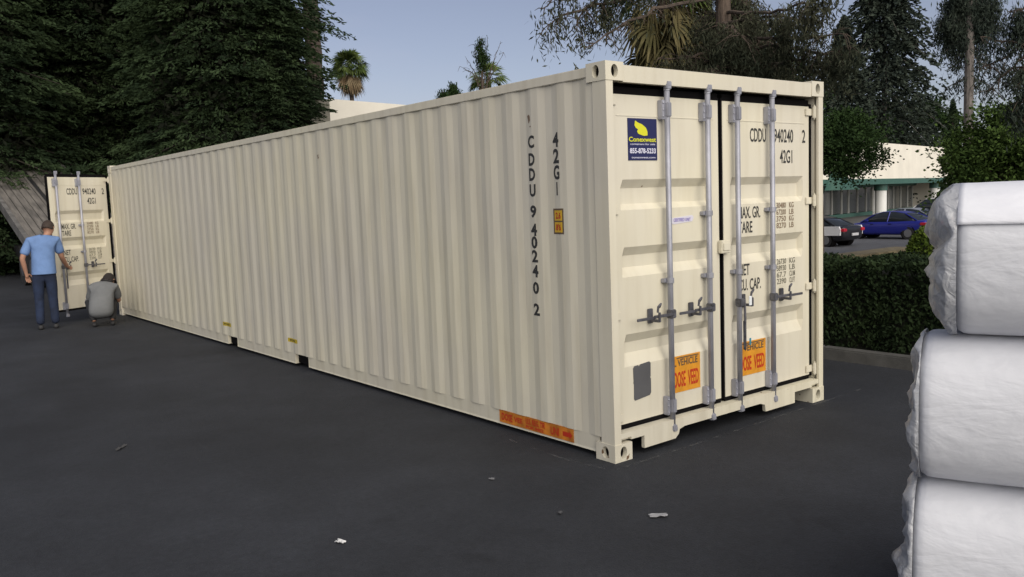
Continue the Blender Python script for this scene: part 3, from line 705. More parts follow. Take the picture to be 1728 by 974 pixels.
# ------------------------------------------------------------------ limb-by-limb trees
def limb_tree(name, label, px, py_pts, D, limbs, m, bark, seed, tr=(.2, .12), tuft=.35, per=60, leaf=.13, base_z=-1, cat='tree', hang=.35, tw=7):
    """trunk through picture points at distance D; limbs as point lists (px,py,dD); twigs and hanging tufts grow along them"""
    rng = random.Random(seed); nr = np.random.default_rng(seed)
    p0 = at(px, py_pts[-1], D); loc = Vector((p0.x, p0.y, base_z)); root = thing(name, label, cat, loc)
    bm = BM(); tp = [Vector((0, 0, 0))] + [Vector((0, 0, at(px, q, D).z - base_z)) for q in sorted(py_pts, reverse=True)]
    tube(bm, tp, [tr[0] + (tr[1] - tr[0]) * i / (len(tp) - 1) for i in range(len(tp))], 10)
    cs, ds = [], []
    for L_ in limbs:
        pts = [at(a, b, D + dd) - loc for a, b, dd in L_['p']]
        # smooth subdivide
        q = []
        for a, b in zip(pts, pts[1:]):
            for k in range(5): q.append(a.lerp(b, k / 5) + Vector([rng.uniform(-.04, .04) for _ in range(3)]))
        q.append(pts[-1]); r0 = L_.get('r', .05)
        tube(bm, q, [r0 * (1 - .8 * i / (len(q) - 1)) for i in range(len(q))], 6)
        dens = L_.get('d', 1.0); n_ = int(len(q) * tw / 7 * L_.get('tw', 1))
        for k in range(n_ * 2):
            f = rng.uniform(L_.get('from', .15), 1) * (len(q) - 1.001); i = int(f); base = q[i].lerp(q[i + 1], f - i)
            d = Vector((rng.uniform(-1, 1), rng.uniform(-1, 1), rng.uniform(-1.1, .35))).normalized() * rng.uniform(.3, 1.0) * L_.get('s', .8)
            tip = base + d + Vector((0, 0, -hang * d.length * .5))
            tube(bm, [base, base + d * .5, tip], [.012, .008, .004], 4, cap=False)
            cnt = int(per * dens * rng.uniform(.3, 1.2))
            if cnt > 0:
                t = nr.uniform(.25, 1.1, cnt)[:, None]; c = np.array(base)[None] * (1 - t) + np.array(tip)[None] * t + nr.normal(size=(cnt, 3)) * tuft * .22
                c[:, 2] -= abs(nr.normal(size=cnt)) * hang * tuft
                cs.append(c); ds.append(nr.normal(size=(cnt, 3)) * .5 + np.array([0, 0, -.8]))
    mesh_obj('trunk', bm, bark, root)
    if cs: leaf_mesh('crown', leaf_arrays(np.concatenate(cs), np.concatenate(ds), leaf, leaf * .2, nr), m, root)
    return root
# big ragged pine directly behind the door end
limbs = []
rr = random.Random(7)
for (ex, ey, dd, d_) in [(1110, 98, -1, 1.0), (1290, 40, 1, 2.2), (1330, 75, -1, 2.2), (1280, 100, 1, 2.6), (1170, 118, 0, 1.6), (1310, 110, 0, 2.4), (1250, 60, -2, 2.4), (1190, 30, 2, 1.0),
                         (1270, 10, 1, 1.8), (1260, 85, 0, 2.6), (1300, 60, 2, 2.4), (1130, 118, -1, 2.), (1240, 125, -1, 2.2), (1200, 125, -2, 2.4), (1290, 128, -1, 2.2), (1330, 128, 0, 1.4)]:
    limbs.append(dict(p=[(1222, ey - rr.uniform(10, 40), 0), ((1222 + ex) / 2, ey - rr.uniform(0, 14), dd / 2), (ex, ey, dd)], r=.06, d=d_ * .75, s=.9, tw=1.5))
for (pts, d_) in [([(1222, -30, 0), (1130, -25, -2), (1020, 5, -4), (950, 30, -5), (925, 42, -5)], .10), ([(1222, -50, 0), (1080, -40, -3), (990, 10, -4), (968, 48, -4)], .35), ([(1222, -10, 0), (1120, 10, -3), (1050, 42, -4), (985, 82, -5)], .03),
                  ([(1222, -60, 0), (1060, -60, -4), (960, -20, -5), (915, 15, -5)], .35), ([(1222, -70, 0), (1120, -40, -3), (1040, -20, -4), (1010, 20, -4)], .5)]:
    limbs.append(dict(p=pts, r=.05, d=d_, s=.45, tw=1.0))
for (pts, d_) in [([(1222, 20, 0), (1300, 20, -2), (1370, 5, -4), (1400, -15, -5)], .9), ([(1222, 60, 0), (1310, 66, -2), (1380, 62, -3), (1430, 58, -4)], .12), ([(1222, 80, 0), (1320, 78, -2), (1400, 92, -3), (1440, 75, -4)], .8),
                  ([(1222, 40, 0), (1310, 28, -2), (1390, 35, -3)], .8), ([(1260, 110, 0), (1330, 105, -2), (1390, 90, -3)], .9)]:
    limbs.append(dict(p=pts, r=.045, d=d_, s=.45, tw=1.0))
limb_tree('pine_tree', 'ragged big pine with reddish dead boughs rising right behind the container doors', 1222, [-120, 0, 130], 22, limbs, M['pine'], M['bark'], 5, tr=(.24, .15), per=95, leaf=.15, tuft=.42, hang=.6)
p = at(1275, 150, 27); q_ = thing('evergreen_tree', 'dense dark evergreen just right of the pine trunk above the doors', 'tree', (p.x, p.y, -1)); broadleaf(q_, at(1275, 52, 27).z + 1, 1.75, 2.2, 90, 260, M['dark_leaf'], M['bark'], 31, leaf=.12)
# bare tree by the second palm
bl = []
for ex, ey in ((845, 70), (838, 95), (800, 75), (785, 95), (776, 112), (812, 62), (822, 60), (815, 78), (850, 88)): bl.append(dict(p=[(815, 165, 0), ((815 * .6 + ex * .4), 125, .3), (ex, ey, .5)], r=.035, d=.05, s=.35, tw=.7))
bl.append(dict(p=[(812, 100, 0), (811, 80, 0), (812, 64, 0)], r=.03, d=.9, s=.3, tw=1.2)); bl.append(dict(p=[(811, 98, 0), (814, 90, 0)], r=.02, d=1.2, s=.35, tw=3))
limb_tree('bare_tree', 'thin nearly leafless tree sticking up above the container roof', 815, [120, 170], 43, bl, M['dark_leaf'], M['bark'], 8, tr=(.12, .04), per=30, leaf=.2, tuft=.5)
bl = [dict(p=[(764, 185, 0), (758, 165, 0), (745, 152, 0)], r=.03, d=1.6, s=.35, tw=2), dict(p=[(764, 185, 0), (768, 160, 0), (764, 143, 0)], r=.03, d=1.6, s=.35, tw=2)]
limb_tree('small_tree', 'tiny dark tree top poking over the container roof near a white parapet', 764, [170, 190], 43, bl, M['dark_leaf'], M['bark'], 9, tr=(.1, .04), per=40, leaf=.22, tuft=.5)

# conifers on the right
p = at(1492, 200, 108); q_ = thing('cedar_tree', 'tall drooping blue grey cedar beside the right corner of the container', 'tree', (p.x, p.y, -1))
conifer(q_, at(1492, -150, 108).z + 1, 8.6, 4, 1000, 46, M['deodar'], M['bark_grey'], 41, leaf=.48, droop=.5, taper=.75, spread=.5, trunk_r=.4, inner=.05)
p = at(1424, 200, 90); q_ = thing('cedar_tree', 'slimmer cedar crowding the top right corner of the container', 'tree', (p.x, p.y, -1))
conifer(q_, at(1420, 30, 90).z + 1, 4.0, 4, 420, 46, M['deodar'], M['bark_grey'], 43, leaf=.40, droop=.45, taper=.6, spread=.30, trunk_r=.2, inner=.05)
p = at(1384, 300, 34); q_ = thing('broadleaf_tree', 'dark green tree hanging in front of the white building beside the container', 'tree', (p.x, p.y, -1)); broadleaf(q_, at(1428, 172, 34).z + 1, 1.15, 1.5, 60, 230, M['dark_leaf'], M['bark'], 51, leaf=.125, clump=.5, off=(.48, -.78))
p = at(1540, 200, 130); q_ = thing('evergreen_tree', 'dark evergreen mass behind the roof edge of the white building', 'tree', (p.x, p.y, -1)); broadleaf(q_, at(1540, 165, 130).z + 1, 8, 5.0, 90, 120, M['dark_leaf'], M['bark'], 52, leaf=.5, clump=1.6)
lim = 'yellow green trees beyond the stack of white rolls'
p = at(1694, 270, 32); q_ = thing('broadleaf_tree', 'yellow green tree nearest above the stack of white rolls', 'tree', (p.x, p.y, -1), 0, lim); broadleaf(q_, at(1690, 192, 32).z + 1, 1.85, 2.0, 140, 260, M['lime_leaf'], M['bark'], 53, leaf=.13, clump=.5)
p = at(1745, 250, 34); dup(q_, (p.x, p.y, -1), 2, 'yellow green tree cut by the right edge behind the white rolls', lim)
p = at(1608, 200, 60); q_ = thing('small_conifer', 'small pointed conifer far off right of the cedar', 'tree', (p.x, p.y, -1)); conifer(q_, at(1608, 172, 60).z + 1, 1.0, 2, 130, 40, M['redwood'], M['bark'], 55, leaf=.25, taper=.9)
# tall slim pine right
lb = []
rr = random.Random(3)
for (ex, ey, d_) in [(1600, 10, 3), (1590, 35, 3), (1612, 52, 3), (1670, 5, 3), (1682, 30, 3), (1660, 48, 2.5), (1635, 20, 3), (1585, 60, 1.8), (1596, 82, 1.5), (1650, -10, 3), (1612, -10, 3), (1625, 40, 3), (1690, 48, 2)]:
    lb.append(dict(p=[(1634, ey - 12, 0), ((1634 + ex) / 2, ey - 6, .3), (ex, ey, .3)], r=.04, d=d_ * .62, s=.6, tw=1.1))
for (ex, ey) in [(1690, 120), (1668, 98), (1605, 115), (1598, 150), (1680, 150)]: lb.append(dict(p=[(1634, ey - 25, 0), ((1634 + ex) / 2, ey - 12, .3), (ex, ey, .3)], r=.03, d=.35, s=.5))
limb_tree('tall_pine', 'tall slim pine with a bare pale trunk and tufted top right of the cedar', 1634, [-60, 60, 200], 36, lb, M['deodar'], M['bark_grey'], 15, tr=(.18, .13), per=50, leaf=.2, tuft=.5)
lb = []
for pts, d_ in [([(1790, -20, 0), (1740, 10, -1), (1700, 20, -1)], 2.2), ([(1790, 60, 0), (1735, 75, -1), (1690, 70, -1), (1655, 62, -1)], .8), ([(1790, 20, 0), (1740, 60, -1), (1690, 100, -1), (1650, 115, -1)], .25), ([(1790, 50, 0), (1735, 90, -1), (1695, 125, -1), (1668, 155, -1)], .3),
                ([(1790, 110, 0), (1740, 130, -1), (1700, 140, -1)], 1.6), ([(1790, 130, 0), (1740, 165, -1), (1705, 175, -1)], 1.6), ([(1790, 0, 0), (1730, 40, -1), (1710, 50, -1)], 2.2), ([(1790, 80, 0), (1740, 110, -1), (1712, 118, -1)], 1.6), ([(1790, 150, 0), (1750, 180, -1), (1720, 195, -1)], 1.6)]:
    lb.append(dict(p=pts, r=.05, d=d_ * .55, s=.5, tw=1.1))
limb_tree('pine_tree', 'pine beyond the right edge reaching long dark boughs into view', 1790, [-60, 60, 260], 26, lb, M['deodar'], M['bark'], 16, tr=(.25, .15), per=50, leaf=.17, tuft=.45)

# ------------------------------------------------------------------ hedge and clipped bush
def hedge_box(root, x0, x1, y0, y1, h, n, seed):
    rng = np.random.default_rng(seed)
    bm = BM(); nx, ny = 5, int((y1 - y0) * 3); 
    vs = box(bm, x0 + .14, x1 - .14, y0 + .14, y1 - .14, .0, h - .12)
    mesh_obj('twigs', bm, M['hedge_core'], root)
    u = rng.uniform(0, 1, n); f = rng.choice(4, n, p=[.5, .38, .06, .06]); a = rng.uniform(y0, y1, n); X = np.empty(n); Y = a.copy(); Z = np.empty(n)
    und = .05 * np.sin(a * 3.1) + .04 * np.sin(a * 7.7 + 1)
    dep = np.abs(rng.normal(size=n)) * .07
    hz = .06 + rng.uniform(0, 1, n) * (h - .06)
    X[f == 0] = (x0 + dep + und)[f == 0]; Z[f == 0] = hz[f == 0]
    X[f == 1] = (x0 + u * (x1 - x0))[f == 1]; Z[f == 1] = (h - dep * .8 + und * .6)[f == 1]
    X[f == 2] = (x0 + u * (x1 - x0))[f == 2]; Z[f == 2] = hz[f == 2]; Y[f == 2] = (y0 + dep)[f == 2]
    X[f == 3] = (x1 - dep)[f == 3]; Z[f == 3] = hz[f == 3]
    Z[f == 0] += .03 * np.sin(Y[f == 0] * 11)
    leaf_mesh('foliage', leaf_arrays(np.stack([X, Y, Z], 1), rng.normal(size=(n, 3)) * .6 + np.array([-.3, 0, .5]), .055, .030, rng), M['hedge'], root)
hg = thing('hedge', 'long dark clipped hedge behind the kerb right of the container', 'hedge', (0, 0, .02)); hedge_box(hg, 4.30, 5.55, -4.5, 9, .95, 90000, 61)
p = at(1566, 412, 13.5); q_ = thing('clipped_bush', 'rounded yellow topped bush above the hedge next to the white rolls', 'bush', (p.x, p.y, terrain(p.x, p.y)))
zt = p.z + .26 - terrain(p.x, p.y); rng = np.random.default_rng(66); n_ = 9000
d = rng.normal(size=(n_, 3)); d /= np.linalg.norm(d, axis=1, keepdims=True); rr_ = rng.uniform(.82, 1.02, n_)[:, None]
bm = BM(); sphere(bm, (0, 0, zt - .62), .5, 14, 10, (.52, .52, 1.08)); tube(bm, [(0, 0, -.05), (0, 0, zt - .9)], .04, 8); mesh_obj('stem', bm, M['hedge_core'], q_)
leaf_mesh('foliage', leaf_arrays(d * rr_ * np.array([.31, .31, .62]) + np.array([0, 0, zt - .62]), d + rng.normal(size=(n_, 3)) * .6, .05, .03, rng), M['topiary'], q_)

# ------------------------------------------------------------------ long white building
M['stucco'] = mat('cream_stucco', (0.74, 0.70, 0.61), 0.9, var=.05, vscale=.6, bump=.2, bscale=30)
M['green_trim'] = mat('green_trim_paint', (0.04, 0.105, 0.085), 0.6, var=.1)
M['glass'] = mat('dark_window_glass', (0.05, 0.055, 0.055), 0.12, spec=.5)
M['mullion'] = mat('pale_window_frame', (0.36, 0.36, 0.34), 0.5)
M['column'] = mat('white_column_paint', (0.68, 0.68, 0.66), 0.8)
bl_ = thing('office_building', 'long low cream building with green fascia and round columns beyond the car park', 'building', (10.2, 23.8, -1), math.atan2(15.0, 78.7))
LB = 80.1
bm = BM()
box(bm, 0, LB, 0, .3, 3.4, 6.5); box(bm, 0, LB, .3, 3, 3.02, 3.4); box(bm, LB - .3, LB, .301, 11, 0, 6.5); box(bm, 0, .3, .301, 11, 0, 6.5); box(bm, .3, LB - .3, 10.7, 11, 0, 6.5)
for i in range(1, 6): box(bm, -1 + i * 13.5 - .012, -1 + i * 13.5 + .012, -.004, -.001, 3.45, 6.48)
mesh_obj('wall', bm, M['stucco'], bl_)
bm = BM(); box(bm, .3, LB - .3, .35, 10.6, 5.9, 6.1); mesh_obj('roof', bm, M['concrete'], bl_)
bm = BM(); box(bm, -.05, LB + .05, -.06, -.003, 2.95, 3.42); box(bm, 0, LB, 0, .3, 2.98, 3.395); mesh_obj('fascia', bm, M['green_trim'], bl_)
bm = BM(); box(bm, .3, LB - .3, 3.0, 3.2, 0, .45); box(bm, .3, LB - .3, 3.001, 3.2, 2.75, 3.0); mesh_obj('window_sill', bm, M['green_trim'], bl_)
for cxx in (1.2, 16.2, 31.2, 46.4, 61.3, 78.6):
    bm = BM(); tube(bm, [(cxx, .85, 0), (cxx, .85, 2.4)], .5, 24); co = mesh_obj('column', bm, M['column'], bl_, smooth=False)
    bm = BM(); tube(bm, [(cxx, .85, 2.4), (cxx, .85, 3.0)], .56, 24); mesh_obj('column_cap', bm, M['green_trim'], co)
x = .4; i = 0
while x < LB - 2:
    wd = 2.3 if i % 3 else 1.7
    dr_ = abs(x - 65.5) < 1.3
    bm = BM(); box(bm, x + .06, x + wd - .06, 3.05, 3.07, .5 if not dr_ else .08, 2.72)
    if not dr_:
        o = mesh_obj('window', bm, M['glass'], bl_); bm = BM()
        for a, c in ((x, x + .055), (x + wd - .055, x + wd)): box(bm, a, c, 3.0 - .04, 3.12, .451, 2.749)
        mesh_obj('window_frame', bm, M['mullion'], o)
    else:
        o = mesh_obj('door', bm, M['glass'], bl_); bm = BM()
        for a, c in ((x, x + .22), (x + 1.3, x + 1.52)): box(bm, a, c, 2.85, 2.99, .02, 2.6)
        box(bm, x + .221, x + 1.299, 2.85, 2.99, 2.35, 2.6)
        mesh_obj('door_frame', bm, M['column'], o)
    x += wd + .02; i += 1
bm = BM(); box(bm, -1, LB, -3.2, 3.0, -.1, .12); mesh_obj('walkway', bm, M['concrete'], bl_)
# green entrance awning seen beside the container
bm = BM(); prism(bm, [(50.0, 2.6), (47.6, 3.2), (46.9, 4.1), (46.2, 3.2), (45.5, 2.6)], 'y', -1.2, -.07); mesh_obj('awning', bm, M['green_trim'], bl_)

# ------------------------------------------------------------------ cars
M['tyre'] = mat('tyre_rubber', (.015, .015, .016), .85); M['rim'] = mat('alloy_rim', (.35, .35, .37), .35, .8)
M['car_glass'] = mat('car_glass', (.02, .024, .028), .08); M['tail'] = mat('red_tail_lamp', (.42, .012, .03), .3); M['head'] = mat('clear_head_lamp', (.6, .6, .62), .15)
M['plate'] = mat('number_plate', (.5, .5, .52), .5)
def car_paint(name, c): return mat(name, c, .28, .15, spec=.6)
def car(name, label, loc, rz, body, door_m=None, kind='sedan', group=None):
    """nose towards +X locally"""
    root = thing(name, label, 'car' if kind != 'van' else 'van', loc, rz, group)
    if kind == 'sedan':
        st = [(-2.35, .42, .72, .72, .93), (-2.25, .30, .80, .86, .97), (-1.75, .22, .90, .90, 1.00), (-1.0, .20, .90, .91, .95), (0, .20, .90, .91, .93), (.9, .20, .90, .91, .92), (1.2, .20, .90, .90, .90), (1.8, .22, .88, .86, .82), (2.2, .28, .80, .74, .70), (2.36, .40, .66, .62, .60)]
        gh = [(-1.85, .99, .99, .70), (-1.15, .95, 1.33, .60), (-.55, .93, 1.43, .58), (.15, .92, 1.42, .58), (.55, .91, 1.32, .60), (1.25, .90, .915, .70)]
    else:
        st = [(-2.45, .45, .90, .9, 1.05), (-2.35, .3, .95, .97, 1.1), (-1.0, .25, .97, .99, 1.1), (0, .25, .97, .99, 1.1), (1.2, .25, .97, .97, 1.08), (1.9, .3, .93, .9, .98), (2.3, .4, .75, .75, .85)]
        gh = [(-2.38, 1.1, 1.12, .9), (-2.25, 1.1, 1.85, .82), (-.5, 1.1, 1.95, .80), (.5, 1.1, 1.9, .80), (1.0, 1.09, 1.55, .80), (1.55, 1.07, 1.09, .84)]
    bm = BM(); rings = []
    for x, zb, wb, ws, zt in st:
        zm = zb + (zt - zb) * .55
        ring = [(x, -wb * .90, zb), (x, -wb, zb + .10), (x, -ws - .01, zm), (x, -ws * .97, zt - .05), (x, -ws * .80, zt), (x, 0, zt + .015), (x, ws * .80, zt), (x, ws * .97, zt - .05), (x, ws + .01, zm), (x, wb, zb + .10), (x, wb * .90, zb)]
        rings.append([bm.verts.new(p) for p in ring])
    for a, c in zip(rings, rings[1:]):
        for k in range(len(a)): bm.faces.new((a[k], a[(k + 1) % len(a)], c[(k + 1) % len(a)], c[k]))
    bm.faces.new(rings[0][::-1]); bm.faces.new(rings[-1])
    bmesh.ops.recalc_face_normals(bm, faces=bm.faces)
    b_o = mesh_obj('body', bm, body, root, smooth=True)
    md = b_o.modifiers.new('s', 'SUBSURF'); md.levels = 1; md.render_levels = 2
    # greenhouse: glass loft, painted roof and pillars over it
    bm = BM(); rings = []
    for x, zb, zt, wt in gh:
        zt = max(zt, zb + .005); ww = .80 if kind == 'sedan' else .93
        rings.append([bm.verts.new(p) for p in ((x, -ww, zb - .04), (x, -(ww * .5 + wt * .5), (zb + zt) / 2), (x, -wt, zt - .03), (x, -wt * .8, zt), (x, wt * .8, zt), (x, wt, zt - .03), (x, (ww * .5 + wt * .5), (zb + zt) / 2), (x, ww, zb - .04))])
    for a, c in zip(rings, rings[1:]):
        for k in range(len(a)): bm.faces.new((a[k], a[(k + 1) % 8], c[(k + 1) % 8], c[k]))
    bm.faces.new(rings[0][::-1]); bm.faces.new(rings[-1]); bmesh.ops.recalc_face_normals(bm, faces=bm.faces)
    mesh_obj('windows', bm, M['car_glass'], root, smooth=True)
    bm = BM(); rr_ = []
    for x, zb, zt, wt in gh[1:-1]:
        rr_.append([bm.verts.new(p) for p in ((x, -wt - .008, zt - .045), (x, -wt * .8, zt + .012), (x, wt * .8, zt + .012), (x, wt + .008, zt - .045))])
    for a, c in zip(rr_, rr_[1:]):
        for k in range(3): bm.faces.new((a[k], a[k + 1], c[k + 1], c[k]))
    for sg in (-1, 1):   # rear, centre and front pillars
        ww = .80 if kind == 'sedan' else .93
        for a, b2, r_ in ((0, 1, .035), (-1, -2, .028)):
            xa, za, _, _2 = gh[a]; xb, _, zt, wt = gh[b2]
            tube(bm, [(xa, sg * (ww + .0), za - .02), (xb, sg * (wt + .004), zt - .03)], r_, 6)
        tube(bm, [(-.25, sg * (ww + .006), gh[2][1] - .02), (-.28, sg * (gh[2][3] + .006), gh[2][2] - .03)], .03, 6)
    mesh_obj('roof', bm, body, root)
    for sx in (-1.42, 1.42):
        for sg in (-1, 1):
            bm = BM(); tube(bm, [(sx, sg * .70, .325), (sx, sg * .905, .325)], .325, 24); t_ = mesh_obj('wheel', bm, M['tyre'], root)
            bm = BM(); tube(bm, [(sx, sg * .88, .325), (sx, sg * .915, .325)], .205, 16); mesh_obj('rim', bm, M['rim'], t_)
            bm = BM(); tube(bm, [(sx, sg * .5, .34), (sx, sg * .898, .34)], .385, 24); mesh_obj('wheel_arch', bm, M['black'], root)
    for sg in (-1, 1):
        zt = .72 if kind == 'sedan' else .95
        bm = BM(); box(bm, -2.36, -2.02, sg * .58 if sg > 0 else -.895, .895 if sg > 0 else -.58, zt, zt + .15, bevel=.03); mesh_obj('tail_light', bm, M['tail'], root)
        bm = BM(); box(bm, 1.98, 2.27, sg * .5 if sg > 0 else -.80, .80 if sg > 0 else -.5, .52, .64, bevel=.03); mesh_obj('headlight', bm, M['head'], root)
        bm = BM(); box(bm, .72, .90, sg * .9 if sg > 0 else -1.05, 1.05 if sg > 0 else -.9, .92, 1.04, bevel=.02); mesh_obj('wing_mirror', bm, body, root)
        bm = BM(); 
        for hx in (-.45, .55): box(bm, hx - .09, hx + .09, sg * .925 - .012, sg * .925 + .012, .78, .81)
        mesh_obj('door_handle', bm, M['black'], root)
    bm = BM(); box(bm, -2.42, -2.375, -.26, .26, .52, .64); mesh_obj('number_plate', bm, M['plate'], root)
    if door_m:
        for sg in (-1, 1):
            bm = BM(); prism(bm, [(-2.2, .55), (.95, .50), (1.0, .93), (.2, .96), (-2.15, .97), (-2.22, .80)], 'y', sg * .86, sg * .945); d_ = mesh_obj('door', bm, door_m, root)
            bm = BM(); add_text(bm, 'POLICE', -.85, 0, .50, .13, width=.75, bold=.02)
            for v in bm.verts: v.co = Vector((v.co.x if sg < 0 else -v.co.x - .1, sg * .948, v.co.z))
            y_ = sg * .948; bm.faces.new([bm.verts.new((px, y_, pz)) for px, pz in ((.25, .82), (.42, .82), (.42, .72), (.335, .66), (.25, .72))])
            mesh_obj('door_print', bm, M['navy'], d_)
    return root
head_dir = Vector((.03, 1, 0)).normalized(); hz = math.atan2(head_dir.y, head_dir.x)
def park(px, py, side_left=True):
    d = ray(px, py); t = (-1 - CAM.z) / d.z; p = CAM + d * t         # rear left corner on the lot
    right = Vector((head_dir.y, -head_dir.x, 0))
    return p + head_dir * 2.35 + right * .9
p = park(1562, 405); car('parked_car', 'blue sedan parked nose to the white building', (p.x, p.y, -1), hz, car_paint('blue_car_paint', (.016, .022, .22)))
p = park(1423, 418); car('parked_car', 'black sedan with a white lettered door half hidden by the container', (p.x, p.y, -1), hz, car_paint('black_car_paint', (.014, .014, .018)), door_m=car_paint('white_door_paint', (.84, .84, .86)))
p = park(1583, 396); car('parked_car', 'silver sedan mostly hidden behind the blue sedan', (p.x + .6, p.y + .3, -1), hz, car_paint('silver_car_paint', (.22, .24, .28)))
p = at(1584, 365, 58); car('parked_van', 'white van just visible above the silver sedan', (p.x, p.y, -1), hz + .1, car_paint('white_van_paint', (.75, .75, .75)), kind='van')
bm = BM(); box(bm, 0, 5.5, 0, 1.2, -.1, .12, bevel=.02); o = mesh_obj('traffic_island', bm, mat('dry_grass_island', (.16, .13, .075), .95, var=.3, vscale=4)); p = at(1490, 408, 38); o.location = (p.x - 2.7, p.y - .2, -1); o['kind'] = 'structure'

# ------------------------------------------------------------------ tilted trailer bed behind the far end
M['deck'] = mat('weathered_deck_boards', (.17, .155, .14), .9, col2=(.08, .074, .068), vscale=2.2, stretch=(3.5, .35, 1), bump=.6, bscale=14)
M['frame_black'] = mat('black_trailer_steel', (.02, .02, .022), .6)
trl = thing('tilt_trailer', 'tilted flatbed trailer with a weathered grey deck behind the open container door', 'trailer', (0, 17.0, 0))
TA = math.atan(.30); LT = 13.2
TM = Matrix.Rotation(TA, 4, 'X')
def tb(bm, *a, **k): return box(bm, *a, M=TM, **k)
bm = BM(); 
for i in range(12): tb(bm, .08 + i * .19,   .08 + i * .19 + .170, .3, LT, .10, .14)
mesh_obj('deck', bm, M['deck'], trl)
bm = BM(); tb(bm, 1.10, 1.20, .3, LT, .1402, .150); mesh_obj('deck_strip', bm, M['frame_black'], trl)
for a in (-.04, 2.37):
    bm = BM(); tb(bm, a, a + .11, .2, LT, -.10, .155); mesh_obj('side_rail', bm, mat('grey_rail_steel', (.13, .125, .12), .6, var=.3), trl)
bm = BM()
for a in (.55, 1.75): tb(bm, a, a + .12, .3, LT, -.32, .095)
for i in range(20): tb(bm, .08, 2.36, .5 + i * .64, .58 + i * .64, 0, .098)
mesh_obj('chassis', bm, M['frame_black'], trl)
bm = BM(); tb(bm, -.04, 2.48, LT, LT + .08, -.2, .30); mesh_obj('headboard', bm, M['deck'], trl)
for yy in (3.4, 4.7):
    for a in (.02, 2.0):
        bm = BM(); tube(bm, [(a, yy, .48), (a + .42, yy, .48)], .48, 24); t_ = mesh_obj('wheel', bm, M['tyre'], trl)
        bm = BM(); tube(bm, [(a - .01 if a < 1 else a + .43, yy, .48), (a + .05 if a < 1 else a + .4, yy, .48)], .24, 16); mesh_obj('rim', bm, M['steel_dark'], t_)
bm = BM(); box(bm, .5, 1.9, 8.2, 11.8, .55, .95); 
mesh_obj('subframe', bm, M['frame_black'], trl)

# ------------------------------------------------------------------ people
def skin(name, V, E_, rads, m, parent, sub=2):
    me = bpy.data.meshes.new(name); me.from_pydata([tuple(v) for v in V], E_, []); o = bpy.data.objects.new(name, me); C.objects.link(o)
    sk = o.modifiers.new('k', 'SKIN'); sk.use_smooth_shade = True
    for i, r_ in enumerate(rads):
        r_ = r_ if hasattr(r_, '__len__') else (r_, r_)
        me.skin_vertices[0].data[i].radius = r_
    me.skin_vertices[0].data[0].use_root = True
    sb = o.modifiers.new('s', 'SUBSURF'); sb.levels = sub; sb.render_levels = sub
    dg = bpy.context.evaluated_depsgraph_get(); me2 = bpy.data.meshes.new_from_object(o.evaluated_get(dg)); me2.name = name
    bpy.data.objects.remove(o); o = bpy.data.objects.new(name, me2); C.objects.link(o); o.parent = parent; me2.materials.clear(); me2.materials.append(m)
    for p_ in me2.polygons: p_.use_smooth = True
    return o
M['skin'] = mat('tanned_skin', (.36, .19, .125), .6); M['shirt'] = mat('light_blue_shirt', (.12, .205, .40), .85, var=.12, vscale=5, bump=.5, bscale=9)
M['jeans'] = mat('dark_jeans', (.010, .018, .045), .9, var=.35, vscale=5, bump=.4, bscale=14); M['hair'] = mat('dark_brown_hair', (.035, .022, .016), .7, bump=.8, bscale=60)
M['hair2'] = mat('black_brown_hair', (.014, .009, .008), .6, bump=.8, bscale=60); M['shoe'] = mat('dark_shoe', (.02, .02, .022), .7); M['grey_shirt'] = mat('grey_tee_shirt', (.14, .145, .15), .9, var=.1, vscale=5, bump=.5, bscale=9)
def hand(V, E_, Rd, wi, w_, d, side, s=1.0, curl=.5):
    """palm and five fingers grown from wrist vertex index wi; d = direction of hand, side = thumb side"""
    d = Vector(d).normalized(); side = Vector(side); side = (side - d * side.dot(d)).normalized(); n_ = d.cross(side)
    pi = len(V); V.append(w_ + d * .05 * s); Rd.append((.030 * s, .018 * s)); E_.append((wi, pi))
    for k, ln in enumerate((.070, .080, .074, .058)):
        off = side * (.027 - .018 * k) * s
        a = w_ + d * .088 * s + off; b2 = a + (d + n_ * curl * .5).normalized() * ln * .55 * s; c_ = b2 + (d + n_ * curl * 1.6).normalized() * ln * .5 * s
        i0 = len(V); V += [a, b2, c_]; Rd += [.0095 * s, .0085 * s, .007 * s]; E_ += [(pi, i0), (i0, i0 + 1), (i0 + 1, i0 + 2)]
    a = w_ + d * .03 * s + side * .034 * s; b2 = a + (d * .6 + side * .6).normalized() * .035 * s; c_ = b2 + (d + n_ * .5).normalized() * .028 * s
    i0 = len(V); V += [a, b2, c_]; Rd += [.012 * s, .010 * s, .008 * s]; E_ += [(pi, i0), (i0, i0 + 1), (i0 + 1, i0 + 2)]
